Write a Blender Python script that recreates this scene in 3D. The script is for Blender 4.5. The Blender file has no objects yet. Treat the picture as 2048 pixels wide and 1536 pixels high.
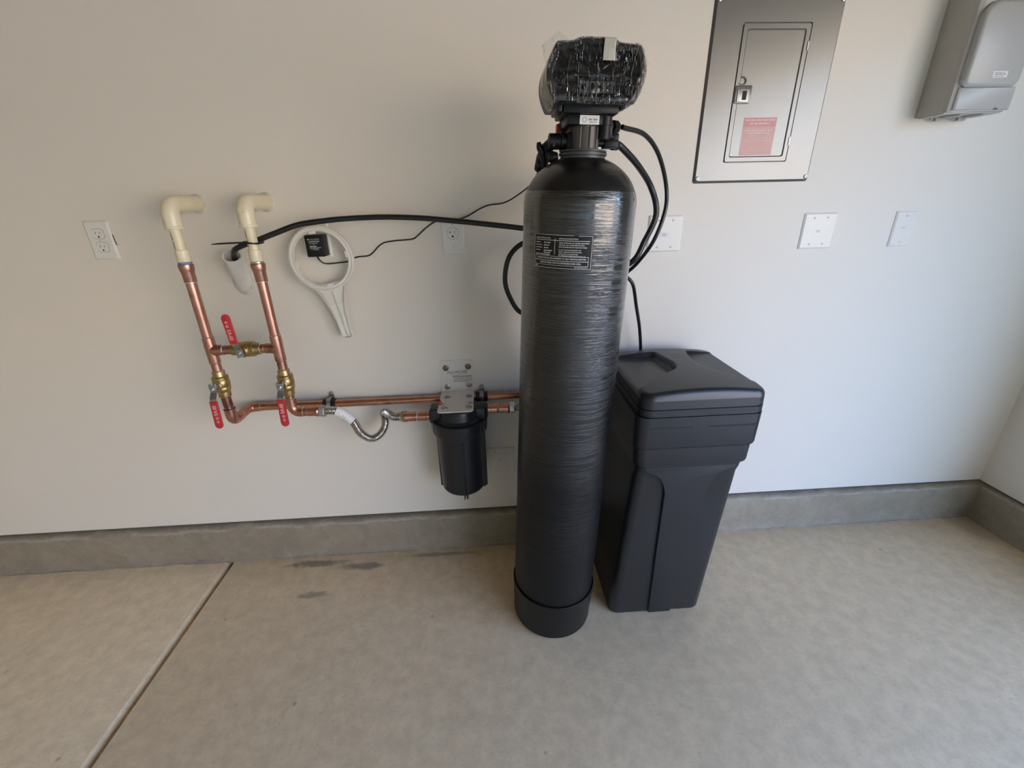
import bpy, bmesh, math, random
from mathutils import Vector, Matrix, noise
random.seed(7)
S = bpy.context.scene
COL = S.collection
PI = math.pi

# ------------------------------------------------------------------ camera
CAM = Vector((-0.05852, -1.47413, 1.34612))
cd = bpy.data.cameras.new('camera'); cam = bpy.data.objects.new('camera', cd); COL.objects.link(cam)
Rv, Uv, Fv = Vector((0.99785, -0.06087, -0.02216)), Vector((0.04388, 0.38368, 0.92242)), Vector((0.04765, 0.92145, -0.38561))
cam.matrix_world = Matrix(((Rv.x, Uv.x, -Fv.x, CAM.x), (Rv.y, Uv.y, -Fv.y, CAM.y), (Rv.z, Uv.z, -Fv.z, CAM.z), (0, 0, 0, 1)))
cd.sensor_fit = 'HORIZONTAL'; cd.sensor_width = 36; cd.lens = 864.06 / 2048 * 36
cd.clip_start = 0.02; cd.clip_end = 200
S.camera = cam

# ------------------------------------------------------------------ world, sun, exposure
w = bpy.data.worlds.new('world'); S.world = w; w.use_nodes = True
nt = w.node_tree; nt.nodes.clear()
sky = nt.nodes.new('ShaderNodeTexSky'); sky.sky_type = 'NISHITA'; sky.sun_disc = False
sky.sun_elevation = math.radians(38); sky.sun_rotation = math.radians(230); sky.dust_density = 0.4; sky.air_density = 1.0; sky.ozone_density = 2.0
bg = nt.nodes.new('ShaderNodeBackground'); bg.inputs[1].default_value = 1.42
wo = nt.nodes.new('ShaderNodeOutputWorld')
tint = nt.nodes.new('ShaderNodeMix'); tint.data_type = 'RGBA'; tint.blend_type = 'MULTIPLY'; tint.inputs[0].default_value = 1.0; tint.inputs[7].default_value = (0.90, 0.98, 1.14, 1)
nt.links.new(sky.outputs[0], tint.inputs[6]); nt.links.new(tint.outputs[2], bg.inputs[0]); nt.links.new(bg.outputs[0], wo.inputs[0])
sd = bpy.data.lights.new('sun', 'SUN'); sd.energy = 21.0; sd.angle = math.radians(0.6); sd.color = (1.0, 0.84, 0.62)
sun = bpy.data.objects.new('sun', sd); COL.objects.link(sun)
sun.rotation_euler = (Vector((-0.60, -0.50, 0.62)).to_track_quat('Z', 'Y')).to_euler()
S.view_settings.view_transform = 'Standard'; S.view_settings.look = 'None'
S.view_settings.gamma = 1.0; S.view_settings.use_curve_mapping = False
S.view_settings.exposure = 0.72
S.cycles.max_bounces = 12; S.cycles.diffuse_bounces = 8; S.cycles.glossy_bounces = 5; S.cycles.transparent_max_bounces = 10
S.cycles.sample_clamp_indirect = 8.0; S.cycles.use_denoising = True
S.cycles.caustics_reflective = False; S.cycles.caustics_refractive = False
DOOR_Y0, DOOR_Y1, DOOR_Z = -1.00, -5.80, 2.13
XR = 2.0767
# sampling guide for the daylight through the garage door opening (gives no light of its own)
pd = bpy.data.lights.new('door_portal', 'AREA'); pd.shape = 'RECTANGLE'; pd.size = DOOR_Y0 - DOOR_Y1; pd.size_y = DOOR_Z; pd.cycles.is_portal = True
po = bpy.data.objects.new('door_portal', pd); COL.objects.link(po)
po.location = (XR + 0.1, (DOOR_Y0 + DOOR_Y1) / 2, DOOR_Z / 2)
po.rotation_euler = (Matrix(((0, 0, 1), (1, 0, 0), (0, 1, 0)))).to_euler()   # local -Z faces -X, into the room

# ------------------------------------------------------------------ materials
def mat(name, col, rough=0.5, metal=0.0, coat=0.0, spec=0.5):
    m = bpy.data.materials.new(name); m.use_nodes = True
    b = m.node_tree.nodes['Principled BSDF']
    b.inputs['Base Color'].default_value = (*col, 1); b.inputs['Roughness'].default_value = rough
    b.inputs['Metallic'].default_value = metal; b.inputs['Coat Weight'].default_value = coat
    b.inputs['Specular IOR Level'].default_value = spec
    m['b'] = 1
    return m
def N(m, t, **kw):
    n = m.node_tree.nodes.new(t)
    for k, v in kw.items():
        if k in n.inputs: n.inputs[k].default_value = v
        else: setattr(n, k, v)
    return n
def L(m, a, b): m.node_tree.links.new(a, b)
def P(m): return m.node_tree.nodes['Principled BSDF']
def coords(m, scale=(1, 1, 1)):
    g = N(m, 'ShaderNodeNewGeometry'); mp = N(m, 'ShaderNodeMapping'); mp.inputs['Scale'].default_value = scale
    L(m, g.outputs['Position'], mp.inputs['Vector']); return mp.outputs[0]
def ocoords(m, scale=(1, 1, 1)):
    g = N(m, 'ShaderNodeTexCoord'); mp = N(m, 'ShaderNodeMapping'); mp.inputs['Scale'].default_value = scale
    L(m, g.outputs['Object'], mp.inputs['Vector']); return mp.outputs[0]
def ntex(m, vec, scale, detail=4, rough=0.55):
    n = N(m, 'ShaderNodeTexNoise', Scale=scale, Detail=detail, Roughness=rough); L(m, vec, n.inputs['Vector']); return n.outputs[0]
def ramp(m, fac, stops):
    r = N(m, 'ShaderNodeValToRGB'); L(m, fac, r.inputs[0]); e = r.color_ramp.elements
    while len(e) < len(stops): e.new(0.5)
    for i, (p, c) in enumerate(stops):
        e[i].position = p; e[i].color = (*c, 1) if len(c) == 3 else c
    return r.outputs[0]
def mix(m, fac, a, b, mode='MIX'):
    n = m.node_tree.nodes.new('ShaderNodeMix'); n.data_type = 'RGBA'; n.blend_type = mode
    for sock, v in ((n.inputs[0], fac), (n.inputs[6], a), (n.inputs[7], b)):
        if isinstance(v, (int, float)): sock.default_value = v
        elif isinstance(v, tuple): sock.default_value = (*v, 1)
        else: L(m, v, sock)
    return n.outputs[2]
def bump(m, h, strength, dist):
    b = N(m, 'ShaderNodeBump', Strength=strength, Distance=dist); L(m, h, b.inputs['Height']); L(m, b.outputs[0], P(m).inputs['Normal']); return b
def speckle(m, name_col, amount=0.08, scale=60, dark=0.75):
    c = name_col; d = tuple(x * dark for x in c)
    v = coords(m); f = ntex(m, v, scale, 4)
    o = mix(m, ramp(m, f, [(0.35, (0, 0, 0)), (0.75, (1, 1, 1))]), d, c); L(m, o, P(m).inputs['Base Color'])
    return m

M = {}
def simple(name, col, rough=0.5, metal=0.0, grain=0.9, gscale=80, **k):
    m = mat(name, col, rough, metal, **k); speckle(m, col, scale=gscale, dark=grain); M[name] = m; return m
# wall paint
m = mat('wall_paint', (0.80, 0.765, 0.715), 0.5, spec=0.35); M['wall'] = m
v = coords(m); f = ntex(m, v, 3.0, 5)
L(m, mix(m, f, (0.79, 0.745, 0.675), (0.82, 0.775, 0.705)), P(m).inputs['Base Color'])
bump(m, ntex(m, v, 140, 3), 0.10, 0.002)
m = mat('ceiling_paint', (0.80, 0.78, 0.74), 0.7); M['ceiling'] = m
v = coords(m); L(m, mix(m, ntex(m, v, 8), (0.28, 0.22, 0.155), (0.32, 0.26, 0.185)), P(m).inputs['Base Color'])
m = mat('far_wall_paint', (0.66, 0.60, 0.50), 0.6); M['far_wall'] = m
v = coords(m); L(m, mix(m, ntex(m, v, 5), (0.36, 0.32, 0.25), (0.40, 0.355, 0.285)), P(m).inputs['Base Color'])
# concrete
def concrete(name, base, dark, light, pits=True, rough=0.62):
    m = mat(name, base, rough, spec=0.4)
    v = coords(m)
    a = ntex(m, v, 1.6, 8, 0.62); b = ntex(m, v, 22, 8, 0.65); c = ntex(m, coords(m, (1, 2.2, 1)), 5.5, 6, 0.6)
    col = mix(m, ramp(m, a, [(0.25, (0, 0, 0)), (0.75, (1, 1, 1))]), dark, light)
    col = mix(m, 0.5, col, mix(m, ramp(m, b, [(0.38, (0, 0, 0)), (0.62, (1, 1, 1))]), tuple(x * .80 for x in base), tuple(min(1, x * 1.12) for x in base)))
    col = mix(m, ramp(m, c, [(0.62, (0, 0, 0)), (0.78, (0.35, 0.35, 0.35))]), col, tuple(x * .72 for x in base))
    gr = ntex(m, coords(m, (1, 1.6, 1)), 75, 4, 0.7); col = mix(m, ramp(m, gr, [(0.58, (0, 0, 0)), (0.70, (0.5, 0.5, 0.5))]), col, tuple(x * .62 for x in base)); col = mix(m, ramp(m, gr, [(0.28, (0.5, 0.5, 0.5)), (0.40, (0, 0, 0))]), col, tuple(min(1, x * 1.3) for x in base))
    if pits:
        vo = N(m, 'ShaderNodeTexVoronoi', Scale=12.0, Randomness=1.0); L(m, v, vo.inputs['Vector'])
        pm = ramp(m, vo.outputs['Distance'], [(0.045, (1, 1, 1)), (0.085, (0, 0, 0))])
        gate = ramp(m, ntex(m, v, 4.3, 2), [(0.50, (0, 0, 0)), (0.60, (1, 1, 1))])
        pg = mix(m, 1.0, pm, gate, 'MULTIPLY')
        col = mix(m, mix(m, 1.0, pg, (0.7, 0.7, 0.7), 'MULTIPLY'), col, tuple(x * .42 for x in base))
        vo2 = N(m, 'ShaderNodeTexVoronoi', Scale=23.0, Randomness=1.0); L(m, coords(m, (1.1, 0.9, 1)), vo2.inputs['Vector'])
        pm2 = ramp(m, vo2.outputs['Distance'], [(0.035, (1, 1, 1)), (0.06, (0, 0, 0))])
        gate2 = ramp(m, ntex(m, v, 3.1, 2), [(0.58, (0, 0, 0)), (0.66, (0.7, 0.7, 0.7))])
        col = mix(m, mix(m, 1.0, pm2, gate2, 'MULTIPLY'), col, tuple(min(1, x * 1.5) for x in base))
    L(m, col, P(m).inputs['Base Color'])
    bump(m, mix(m, 0.5, a, b), 0.6, 0.005)
    return m
M['floor'] = concrete('floor_concrete', (0.74, 0.575, 0.370), (0.67, 0.52, 0.332), (0.80, 0.635, 0.415))
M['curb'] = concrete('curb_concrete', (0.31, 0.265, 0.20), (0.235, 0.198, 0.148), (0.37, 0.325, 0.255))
M['drive'] = concrete('driveway_concrete', (0.34, 0.29, 0.23), (0.31, 0.265, 0.21), (0.37, 0.32, 0.255), pits=False)
# stained patch of the floor (water marks by the joint) : extra layer on the floor material
m = M['floor']; bs = P(m).inputs['Base Color']; src = bs.links[0].from_socket
def blob(m, cx, cy, rx, ry, soft=0.5, ns=9, amp=0.9, ang=0.0):
    g = N(m, 'ShaderNodeNewGeometry'); mp = N(m, 'ShaderNodeMapping', vector_type='TEXTURE')
    mp.inputs['Location'].default_value = (cx, cy, 0); mp.inputs['Scale'].default_value = (rx, ry, 1e3); mp.inputs['Rotation'].default_value = (0, 0, ang)
    L(m, g.outputs['Position'], mp.inputs['Vector'])
    ln = N(m, 'ShaderNodeVectorMath', operation='LENGTH'); L(m, mp.outputs[0], ln.inputs[0])
    nn = ntex(m, coords(m), ns, 5, 0.65)
    ma = N(m, 'ShaderNodeMath', operation='MULTIPLY_ADD'); L(m, nn, ma.inputs[0]); ma.inputs[1].default_value = amp; L(m, ln.outputs['Value'], ma.inputs[2])
    return ramp(m, ma.outputs[0], [(0.5 * amp + 0.55 - soft / 2, (1, 1, 1)), (min(0.999, 0.5 * amp + 0.55 + soft / 2), (0, 0, 0))])
STAINS = [(-0.765, -0.232, 0.125, 0.034, 0.5, 30, .6, 0.34), (-0.80, -0.075, 0.24, 0.040, 0.5, 22, .8, 0.36), (-0.60, -0.105, 0.20, 0.045, 0.6, 18, .9, 0.42), (-0.30, -0.065, 0.30, 0.025, 0.5, 16, .8, 0.5)]
for s in STAINS:
    src = mix(m, mix(m, 1.0, blob(m, *s[:4], s[4], s[5], 0.9), (s[6],) * 3, 'MULTIPLY'), src, tuple(s[7] * c for c in (0.66, 0.56, 0.44)))
# shade painted into the floor colour in the corner by the right curb
src = mix(m, mix(m, 1.0, blob(m, 2.02, -0.10, 0.16, 0.20, 0.5, 14, 0.6), (0.45, 0.45, 0.45), 'MULTIPLY'), src, (0.22, 0.19, 0.16))
L(m, src, bs)
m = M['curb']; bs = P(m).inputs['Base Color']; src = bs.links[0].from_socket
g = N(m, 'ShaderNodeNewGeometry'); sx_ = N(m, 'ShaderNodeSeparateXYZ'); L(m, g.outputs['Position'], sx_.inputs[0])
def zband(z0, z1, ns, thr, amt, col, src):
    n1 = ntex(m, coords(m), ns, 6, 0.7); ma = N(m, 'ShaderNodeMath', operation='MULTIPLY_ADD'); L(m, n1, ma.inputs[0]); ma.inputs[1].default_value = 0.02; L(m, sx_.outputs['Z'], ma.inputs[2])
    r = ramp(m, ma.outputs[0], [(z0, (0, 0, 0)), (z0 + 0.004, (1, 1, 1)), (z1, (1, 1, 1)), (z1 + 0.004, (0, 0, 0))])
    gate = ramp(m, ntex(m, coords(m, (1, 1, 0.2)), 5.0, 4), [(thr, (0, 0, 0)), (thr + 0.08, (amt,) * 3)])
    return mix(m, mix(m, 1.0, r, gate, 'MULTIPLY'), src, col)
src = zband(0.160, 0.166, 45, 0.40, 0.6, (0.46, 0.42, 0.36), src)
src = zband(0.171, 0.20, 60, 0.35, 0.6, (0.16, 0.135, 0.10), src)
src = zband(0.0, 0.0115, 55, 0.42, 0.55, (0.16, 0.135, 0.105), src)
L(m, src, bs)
# metals
def metal(name, c1, c2, rough, scale=25, stain=None, stain_amt=0.5):
    m = mat(name, c1, rough, 1.0); v = coords(m); f = ntex(m, v, scale, 5, 0.6)
    col = mix(m, ramp(m, f, [(0.35, (0, 0, 0)), (0.7, (1, 1, 1))]), c1, c2)
    if stain:
        g = ntex(m, coords(m, (1, 1, 0.6)), 16, 4)
        col = mix(m, ramp(m, g, [(0.56, (0, 0, 0)), (0.68, (stain_amt,) * 3)]), col, stain)
    L(m, col, P(m).inputs['Base Color'])
    r = N(m, 'ShaderNodeMapRange'); L(m, f, r.inputs[0]); r.inputs[3].default_value = rough * 0.8; r.inputs[4].default_value = rough * 1.35
    L(m, r.outputs[0], P(m).inputs['Roughness'])
    M[name] = m; return m
metal('copper', (0.50, 0.245, 0.175), (0.62, 0.33, 0.25), 0.30, 22, (0.22, 0.095, 0.065), 0.75)
metal('copper_clean', (0.54, 0.27, 0.185), (0.64, 0.335, 0.235), 0.24, 14)
metal('brass', (0.40, 0.29, 0.13), (0.55, 0.42, 0.20), 0.38, 30, (0.20, 0.13, 0.07), 0.5)
metal('steel', (0.50, 0.50, 0.49), (0.62, 0.61, 0.60), 0.30, 60)
metal('steel_dull', (0.36, 0.36, 0.35), (0.46, 0.45, 0.44), 0.42, 60)
metal('steel_corrugated', (0.60, 0.58, 0.55), (0.70, 0.68, 0.65), 0.22, 60)
metal('solder', (0.66, 0.62, 0.58), (0.78, 0.74, 0.70), 0.35, 60)
metal('bronze_screw', (0.24, 0.19, 0.12), (0.30, 0.24, 0.16), 0.45, 60)
metal('zinc_screw', (0.48, 0.43, 0.34), (0.56, 0.52, 0.44), 0.40, 60)
# breaker panel enamel
m = mat('panel_enamel', (0.30, 0.30, 0.29), 0.34, 0.70); M['panel'] = m
v = coords(m); L(m, mix(m, ntex(m, v, 5), (0.185, 0.185, 0.178), (0.21, 0.21, 0.203)), P(m).inputs['Base Color'])
bump(m, ntex(m, v, 900, 2), 0.08, 0.0005)
simple('stucco', (0.66, 0.56, 0.42), 0.8, grain=0.92, gscale=3)
simple('cpvc', (0.84, 0.76, 0.57), 0.28, grain=0.94, gscale=30)
simple('cpvc_pipe', (0.83, 0.75, 0.53), 0.35, grain=0.9, gscale=40)
simple('white_plastic', (0.78, 0.76, 0.71), 0.38, grain=0.97)
simple('plate_white', (0.80, 0.79, 0.75), 0.30, grain=0.98)
simple('wrench_white', (0.78, 0.76, 0.70), 0.42, grain=0.96)
simple('pvc_white', (0.80, 0.79, 0.76), 0.35, grain=0.95)
simple('bracket_white', (0.76, 0.73, 0.69), 0.35, grain=0.97)
simple('caulk', (0.78, 0.74, 0.67), 0.8, grain=0.8)
simple('black_plastic', (0.010, 0.010, 0.0105), 0.40, grain=0.8, gscale=200, spec=0.28)
simple('black_housing', (0.014, 0.015, 0.018), 0.36, grain=0.85, gscale=120)
simple('black_rubber', (0.014, 0.014, 0.014), 0.5, grain=0.8)
simple('hose_black', (0.012, 0.012, 0.013), 0.33, grain=0.8)
simple('slot_black', (0.02, 0.017, 0.014), 0.7)
simple('slot_grey', (0.32, 0.29, 0.25), 0.6)
simple('red_vinyl', (0.60, 0.030, 0.040), 0.42, grain=0.85, gscale=50)
simple('red_plastic', (0.50, 0.035, 0.03), 0.4)
simple('pale_print', (0.78, 0.62, 0.58), 0.6)
simple('white_print', (0.70, 0.70, 0.68), 0.6)
simple('grey_print', (0.33, 0.31, 0.30), 0.6)
simple('dark_print', (0.10, 0.085, 0.085), 0.6)
simple('paper_white', (0.82, 0.82, 0.82), 0.5)
simple('sticker_pink', (0.70, 0.40, 0.38), 0.45, grain=0.95)
simple('sticker_red', (0.66, 0.30, 0.31), 0.45, grain=0.95)
simple('sticker_print', (0.80, 0.60, 0.56), 0.5)
simple('blue_seal', (0.22, 0.28, 0.48), 0.5)
simple('bronze_plastic', (0.10, 0.09, 0.082), 0.42, grain=0.7, gscale=60)
simple('neck_grey', (0.075, 0.075, 0.075), 0.4)
simple('head_grey', (0.034, 0.033, 0.032), 0.42, grain=0.9, gscale=120)
simple('keypad_grey', (0.11, 0.105, 0.10), 0.45)
simple('amber', (0.35, 0.20, 0.08), 0.35)
simple('display_black', (0.006, 0.006, 0.007), 0.12, spec=0.3)
simple('label_black', (0.007, 0.007, 0.008), 0.30, spec=0.35)
simple('dispenser_grey', (0.46, 0.46, 0.44), 0.36, grain=0.97)
simple('dispenser_side', (0.47, 0.455, 0.42), 0.40, grain=0.97)
simple('dispenser_dark', (0.07, 0.075, 0.08), 0.4)
simple('tape_silver', (0.62, 0.58, 0.50), 0.35, 0.35)
# brine tank polyethylene
m = mat('bin_plastic', (0.020, 0.021, 0.026), 0.36, spec=0.6); M['bin'] = m
v = coords(m); L(m, mix(m, ntex(m, v, 12), (0.011, 0.0125, 0.017), (0.015, 0.0165, 0.021)), P(m).inputs['Base Color']); bump(m, ntex(m, v, 420, 2), 0.12, 0.0008)
# stretch film on the softener tank : wrinkles run around the cylinder
def film(name, rough, amt, zs, fade):
    m = mat(name, (0.007, 0.007, 0.008), rough, spec=0.6, coat=0.35); M[name] = m
    P(m).inputs['Coat Roughness'].default_value = rough * 0.6; P(m).inputs['Coat IOR'].default_value = 1.6
    a = ntex(m, ocoords(m, (5, 5, zs)), 1.0, 5, 0.62); b = ntex(m, ocoords(m, (13, 13, zs * 2.4)), 1.0, 3, 0.5)
    g = ntex(m, ocoords(m, (2.2, 2.2, 5.0)), 1.0, 3)
    sub = N(m, 'ShaderNodeMath', operation='SUBTRACT'); L(m, a, sub.inputs[0]); sub.inputs[1].default_value = 0.5
    ab = N(m, 'ShaderNodeMath', operation='ABSOLUTE'); L(m, sub.outputs[0], ab.inputs[0])
    rid = ramp(m, ab.outputs[0], [(0.0, (1, 1, 1)), (0.06, (0.2, 0.2, 0.2)), (0.16, (0, 0, 0))])
    h = mix(m, 0.35, rid, b); am = ramp(m, g, [(0.35, (0.15, 0.15, 0.15)), (0.62, (1, 1, 1))])
    if fade:
        tc = N(m, 'ShaderNodeTexCoord'); sz = N(m, 'ShaderNodeSeparateXYZ'); L(m, tc.outputs['Object'], sz.inputs[0])
        zz = N(m, 'ShaderNodeMath', operation='MULTIPLY_ADD'); L(m, g, zz.inputs[0]); zz.inputs[1].default_value = 0.25
        zs_ = N(m, 'ShaderNodeMath', operation='MULTIPLY'); L(m, sz.outputs['Z'], zs_.inputs[0]); zs_.inputs[1].default_value = 0.72; L(m, zs_.outputs[0], zz.inputs[2])
        f = ramp(m, zz.outputs[0], [(0.55, (0, 0, 0)), (1.0, (1, 1, 1))]); f2 = ramp(m, zz.outputs[0], [(0.30, (0.30, 0.30, 0.30)), (0.90, (1, 1, 1))])
        am = mix(m, 1.0, am, f2, 'MULTIPLY')
        for sock, lo, hi in (('Roughness', 0.42, rough), ('Coat Weight', 0.0, 0.75), ('Specular IOR Level', 0.30, 0.75)):
            r = N(m, 'ShaderNodeMapRange'); L(m, f, r.inputs[0]); r.inputs[3].default_value = lo; r.inputs[4].default_value = hi; L(m, r.outputs[0], P(m).inputs[sock])
    bp = bump(m, mix(m, 1.0, h, am, 'MULTIPLY'), amt, 0.003); L(m, bp.outputs[0], P(m).inputs['Coat Normal'])
    return m
film('film_black', 0.09, 0.55, 105, True)
film('dome_black', 0.28, 0.6, 26, False)
for q_ in ('dome_black',): P(M[q_]).inputs['Coat Weight'].default_value = 0.15; P(M[q_]).inputs['Specular IOR Level'].default_value = 0.5
# clear crinkled bag
m = bpy.data.materials.new('clear_film'); m.use_nodes = True; M['clear'] = m
t = m.node_tree; t.nodes.clear()
tr = t.nodes.new('ShaderNodeBsdfTransparent'); tr.inputs[0].default_value = (0.93, 0.93, 0.93, 1)
gl = t.nodes.new('ShaderNodeBsdfGlossy'); gl.inputs['Roughness'].default_value = 0.05; gl.inputs[0].default_value = (1, 1, 1, 1)
fr = t.nodes.new('ShaderNodeFresnel'); fr.inputs[0].default_value = 1.45
ad = t.nodes.new('ShaderNodeMath'); ad.operation = 'ADD'; ad.inputs[1].default_value = 0.0
mx = t.nodes.new('ShaderNodeMixShader'); ou = t.nodes.new('ShaderNodeOutputMaterial')
tc = t.nodes.new('ShaderNodeTexCoord'); mpn = t.nodes.new('ShaderNodeMapping'); mpn.inputs['Scale'].default_value = (75, 60, 24); mpn.inputs['Rotation'].default_value = (0, 0.42, 0)
nz = t.nodes.new('ShaderNodeTexNoise'); nz.inputs['Scale'].default_value = 1.0; nz.inputs['Detail'].default_value = 3
rm = t.nodes.new('ShaderNodeMath'); rm.operation = 'ABSOLUTE'; sb = t.nodes.new('ShaderNodeMath'); sb.operation = 'SUBTRACT'; sb.inputs[1].default_value = 0.5
bp = t.nodes.new('ShaderNodeBump'); bp.inputs['Strength'].default_value = 1.0; bp.inputs['Distance'].default_value = 0.004
cr = t.nodes.new('ShaderNodeValToRGB'); cr.color_ramp.elements[0].color = (1, 1, 1, 1); cr.color_ramp.elements[1].position = 0.06; cr.color_ramp.elements[1].color = (0, 0, 0, 1)
for a, b in ((tc.outputs['Object'], mpn.inputs[0]), (mpn.outputs[0], nz.inputs[0]), (nz.outputs[0], sb.inputs[0]), (sb.outputs[0], rm.inputs[0]), (rm.outputs[0], cr.inputs[0]), (cr.outputs[0], bp.inputs['Height']),
             (bp.outputs[0], gl.inputs['Normal']), (bp.outputs[0], fr.inputs['Normal']), (fr.outputs[0], ad.inputs[0]), (ad.outputs[0], mx.inputs[0]), (tr.outputs[0], mx.inputs[1]), (gl.outputs[0], mx.inputs[2]), (mx.outputs[0], ou.inputs[0])):
    t.links.new(a, b)

# ------------------------------------------------------------------ mesh helpers
def frame(o, z, x=None):
    z = Vector(z).normalized()
    if x is None: x = Vector((1, 0, 0)) if abs(z.x) < 0.9 else Vector((0, 1, 0))
    x = Vector(x); x = (x - z * x.dot(z)).normalized(); y = z.cross(x)
    return Matrix(((x.x, y.x, z.x, o[0]), (x.y, y.y, z.y, o[1]), (x.z, y.z, z.z, o[2]), (0, 0, 0, 1)))
class MB:
    def __init__(s): s.v = []; s.f = []
    def add(s, vs, fs, M_=None):
        n = len(s.v)
        s.v += [(M_ @ Vector(p)) if M_ else Vector(p) for p in vs]
        s.f += [tuple(i + n for i in f) for f in fs]; return s
    def bm(s, b, M_=None):
        b.verts.index_update(); s.add([v.co.copy() for v in b.verts], [[v.index for v in f.verts] for f in b.faces], M_); b.free(); return s
    def box(s, x0, x1, y0, y1, z0, z1, bev=0, seg=2, M_=None):
        b = bmesh.new(); bmesh.ops.create_cube(b, size=1)
        for v in b.verts: v.co = Vector((x0 + (v.co.x + .5) * (x1 - x0), y0 + (v.co.y + .5) * (y1 - y0), z0 + (v.co.z + .5) * (z1 - z0)))
        if bev: bmesh.ops.bevel(b, geom=b.edges[:], offset=bev, segments=seg, affect='EDGES', profile=0.5)
        return s.bm(b, M_)
    def tube(s, pts, r, n=14, cap=True):
        pts = [Vector(p) for p in pts]; k = len(pts)
        rs = r if isinstance(r, (list, tuple)) else [r] * k
        T = [(pts[min(i + 1, k - 1)] - pts[max(i - 1, 0)]).normalized() for i in range(k)]
        nrm = Vector((0, 0, 1)) if abs(T[0].z) < 0.9 else Vector((1, 0, 0))
        base = len(s.v)
        for i in range(k):
            nrm = (nrm - T[i] * nrm.dot(T[i])).normalized(); bn = T[i].cross(nrm)
            for j in range(n):
                a = 2 * PI * j / n; s.v.append(pts[i] + (nrm * math.cos(a) + bn * math.sin(a)) * rs[i])
        for i in range(k - 1):
            for j in range(n):
                a, b = base + i * n + j, base + i * n + (j + 1) % n
                s.f.append((a, b, b + n, a + n))
        if cap:
            s.f.append(tuple(base + j for j in reversed(range(n)))); s.f.append(tuple(base + (k - 1) * n + j for j in range(n)))
        return s
    def lathe(s, prof, M_=None, n=32, a0=0.0, a1=2 * PI, cap=True):
        full = abs(a1 - a0 - 2 * PI) < 1e-6; m = n if full else n + 1; vs = []; fs = []
        for r, z in prof:
            for j in range(m):
                a = a0 + (a1 - a0) * j / n; vs.append((r * math.cos(a), r * math.sin(a), z))
        for i in range(len(prof) - 1):
            for j in range(n):
                j2 = (j + 1) % m; fs.append((i * m + j, i * m + j2, (i + 1) * m + j2, (i + 1) * m + j))
        if cap and full:
            if prof[0][0] > 1e-6: fs.append(tuple(reversed(range(m))))
            if prof[-1][0] > 1e-6: fs.append(tuple((len(prof) - 1) * m + j for j in range(m)))
        return s.add(vs, fs, M_)
    def prism(s, poly, z0, z1, M_=None, bev=0, seg=2):
        b = bmesh.new(); lo = [b.verts.new((p[0], p[1], z0)) for p in poly]; hi = [b.verts.new((p[0], p[1], z1)) for p in poly]
        n = len(poly); b.faces.new(list(reversed(lo))); top = b.faces.new(hi)
        for i in range(n): b.faces.new((lo[i], lo[(i + 1) % n], hi[(i + 1) % n], hi[i]))
        if bev:
            bmesh.ops.bevel(b, geom=list(top.edges), offset=bev, segments=seg, affect='EDGES', profile=0.5)
        return s.bm(b, M_)
    def quad(s, a, b, c, d): return s.add([a, b, c, d], [(0, 1, 2, 3)])
ROOT = {}
def build(name, mb, m, parent=None, angle=32, local=False):
    me = bpy.data.meshes.new(name); inv = None
    if parent is not None and not local: inv = ROOT[parent.name].inverted()
    me.from_pydata([tuple(inv @ v) if inv else tuple(v) for v in mb.v], [], mb.f); me.update()
    b = bmesh.new(); b.from_mesh(me); bmesh.ops.recalc_face_normals(b, faces=b.faces); b.to_mesh(me); b.free()
    me.polygons.foreach_set('use_smooth', [True] * len(me.polygons)); me.set_sharp_from_angle(angle=math.radians(angle))
    for x in (m if isinstance(m, list) else [m]): me.materials.append(M[x])
    o = bpy.data.objects.new(name, me); COL.objects.link(o)
    if parent is not None:
        o.parent = parent; ROOT[o.name] = ROOT[parent.name]
    else: ROOT[o.name] = Matrix.Identity(4)
    return o
def thing(name, label, cat, loc, group=None, mw=None):
    o = bpy.data.objects.new(name, None); o.empty_display_size = 0.05; COL.objects.link(o)
    mw = mw or Matrix.Translation(loc); o.matrix_world = mw; ROOT[o.name] = mw.copy()
    o['label'] = label; o['category'] = cat
    if group: o['group'] = group
    return o
def struct(name, mb, m, angle=32, parent=None):
    o = build(name, mb, m, parent, angle)
    if parent is None: o['kind'] = 'structure'
    return o
def catmull(pts, k=10):
    pts = [Vector(p) for p in pts]; P_ = [pts[0] * 2 - pts[1]] + pts + [pts[-1] * 2 - pts[-2]]; out = []
    for i in range(1, len(P_) - 2):
        a, b, c, d = P_[i - 1:i + 3]
        for j in range(k):
            t = j / k; out.append(0.5 * ((2 * b) + (c - a) * t + (2 * a - 5 * b + 4 * c - d) * t * t + (3 * b - a - 3 * c + d) * t ** 3))
    out.append(pts[-1]); return out
def rrect(w, h, r, n=5, cx=0, cy=0):
    out = []
    for sx, sy, a in ((1, 1, 0), (-1, 1, 90), (-1, -1, 180), (1, -1, 270)):
        for i in range(n + 1):
            t = math.radians(a + 90 * i / n); out.append((cx + sx * (w / 2 - r) + r * math.cos(t), cy + sy * (h / 2 - r) + r * math.sin(t)))
    return out
def text2d(txt, size, align='CENTER', res=2, bold=0.0):
    c = bpy.data.curves.new('t', 'FONT'); c.body = txt; c.size = size; c.align_x = align; c.align_y = 'CENTER'; c.resolution_u = res; c.offset = bold
    o = bpy.data.objects.new('t', c); COL.objects.link(o)
    me = bpy.data.meshes.new_from_object(o.evaluated_get(bpy.context.evaluated_depsgraph_get()))
    vs = [v.co.copy() for v in me.vertices]; fs = [list(p.vertices) for p in me.polygons]
    bpy.data.objects.remove(o); bpy.data.meshes.remove(me); bpy.data.curves.remove(c)
    return vs, fs
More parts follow.
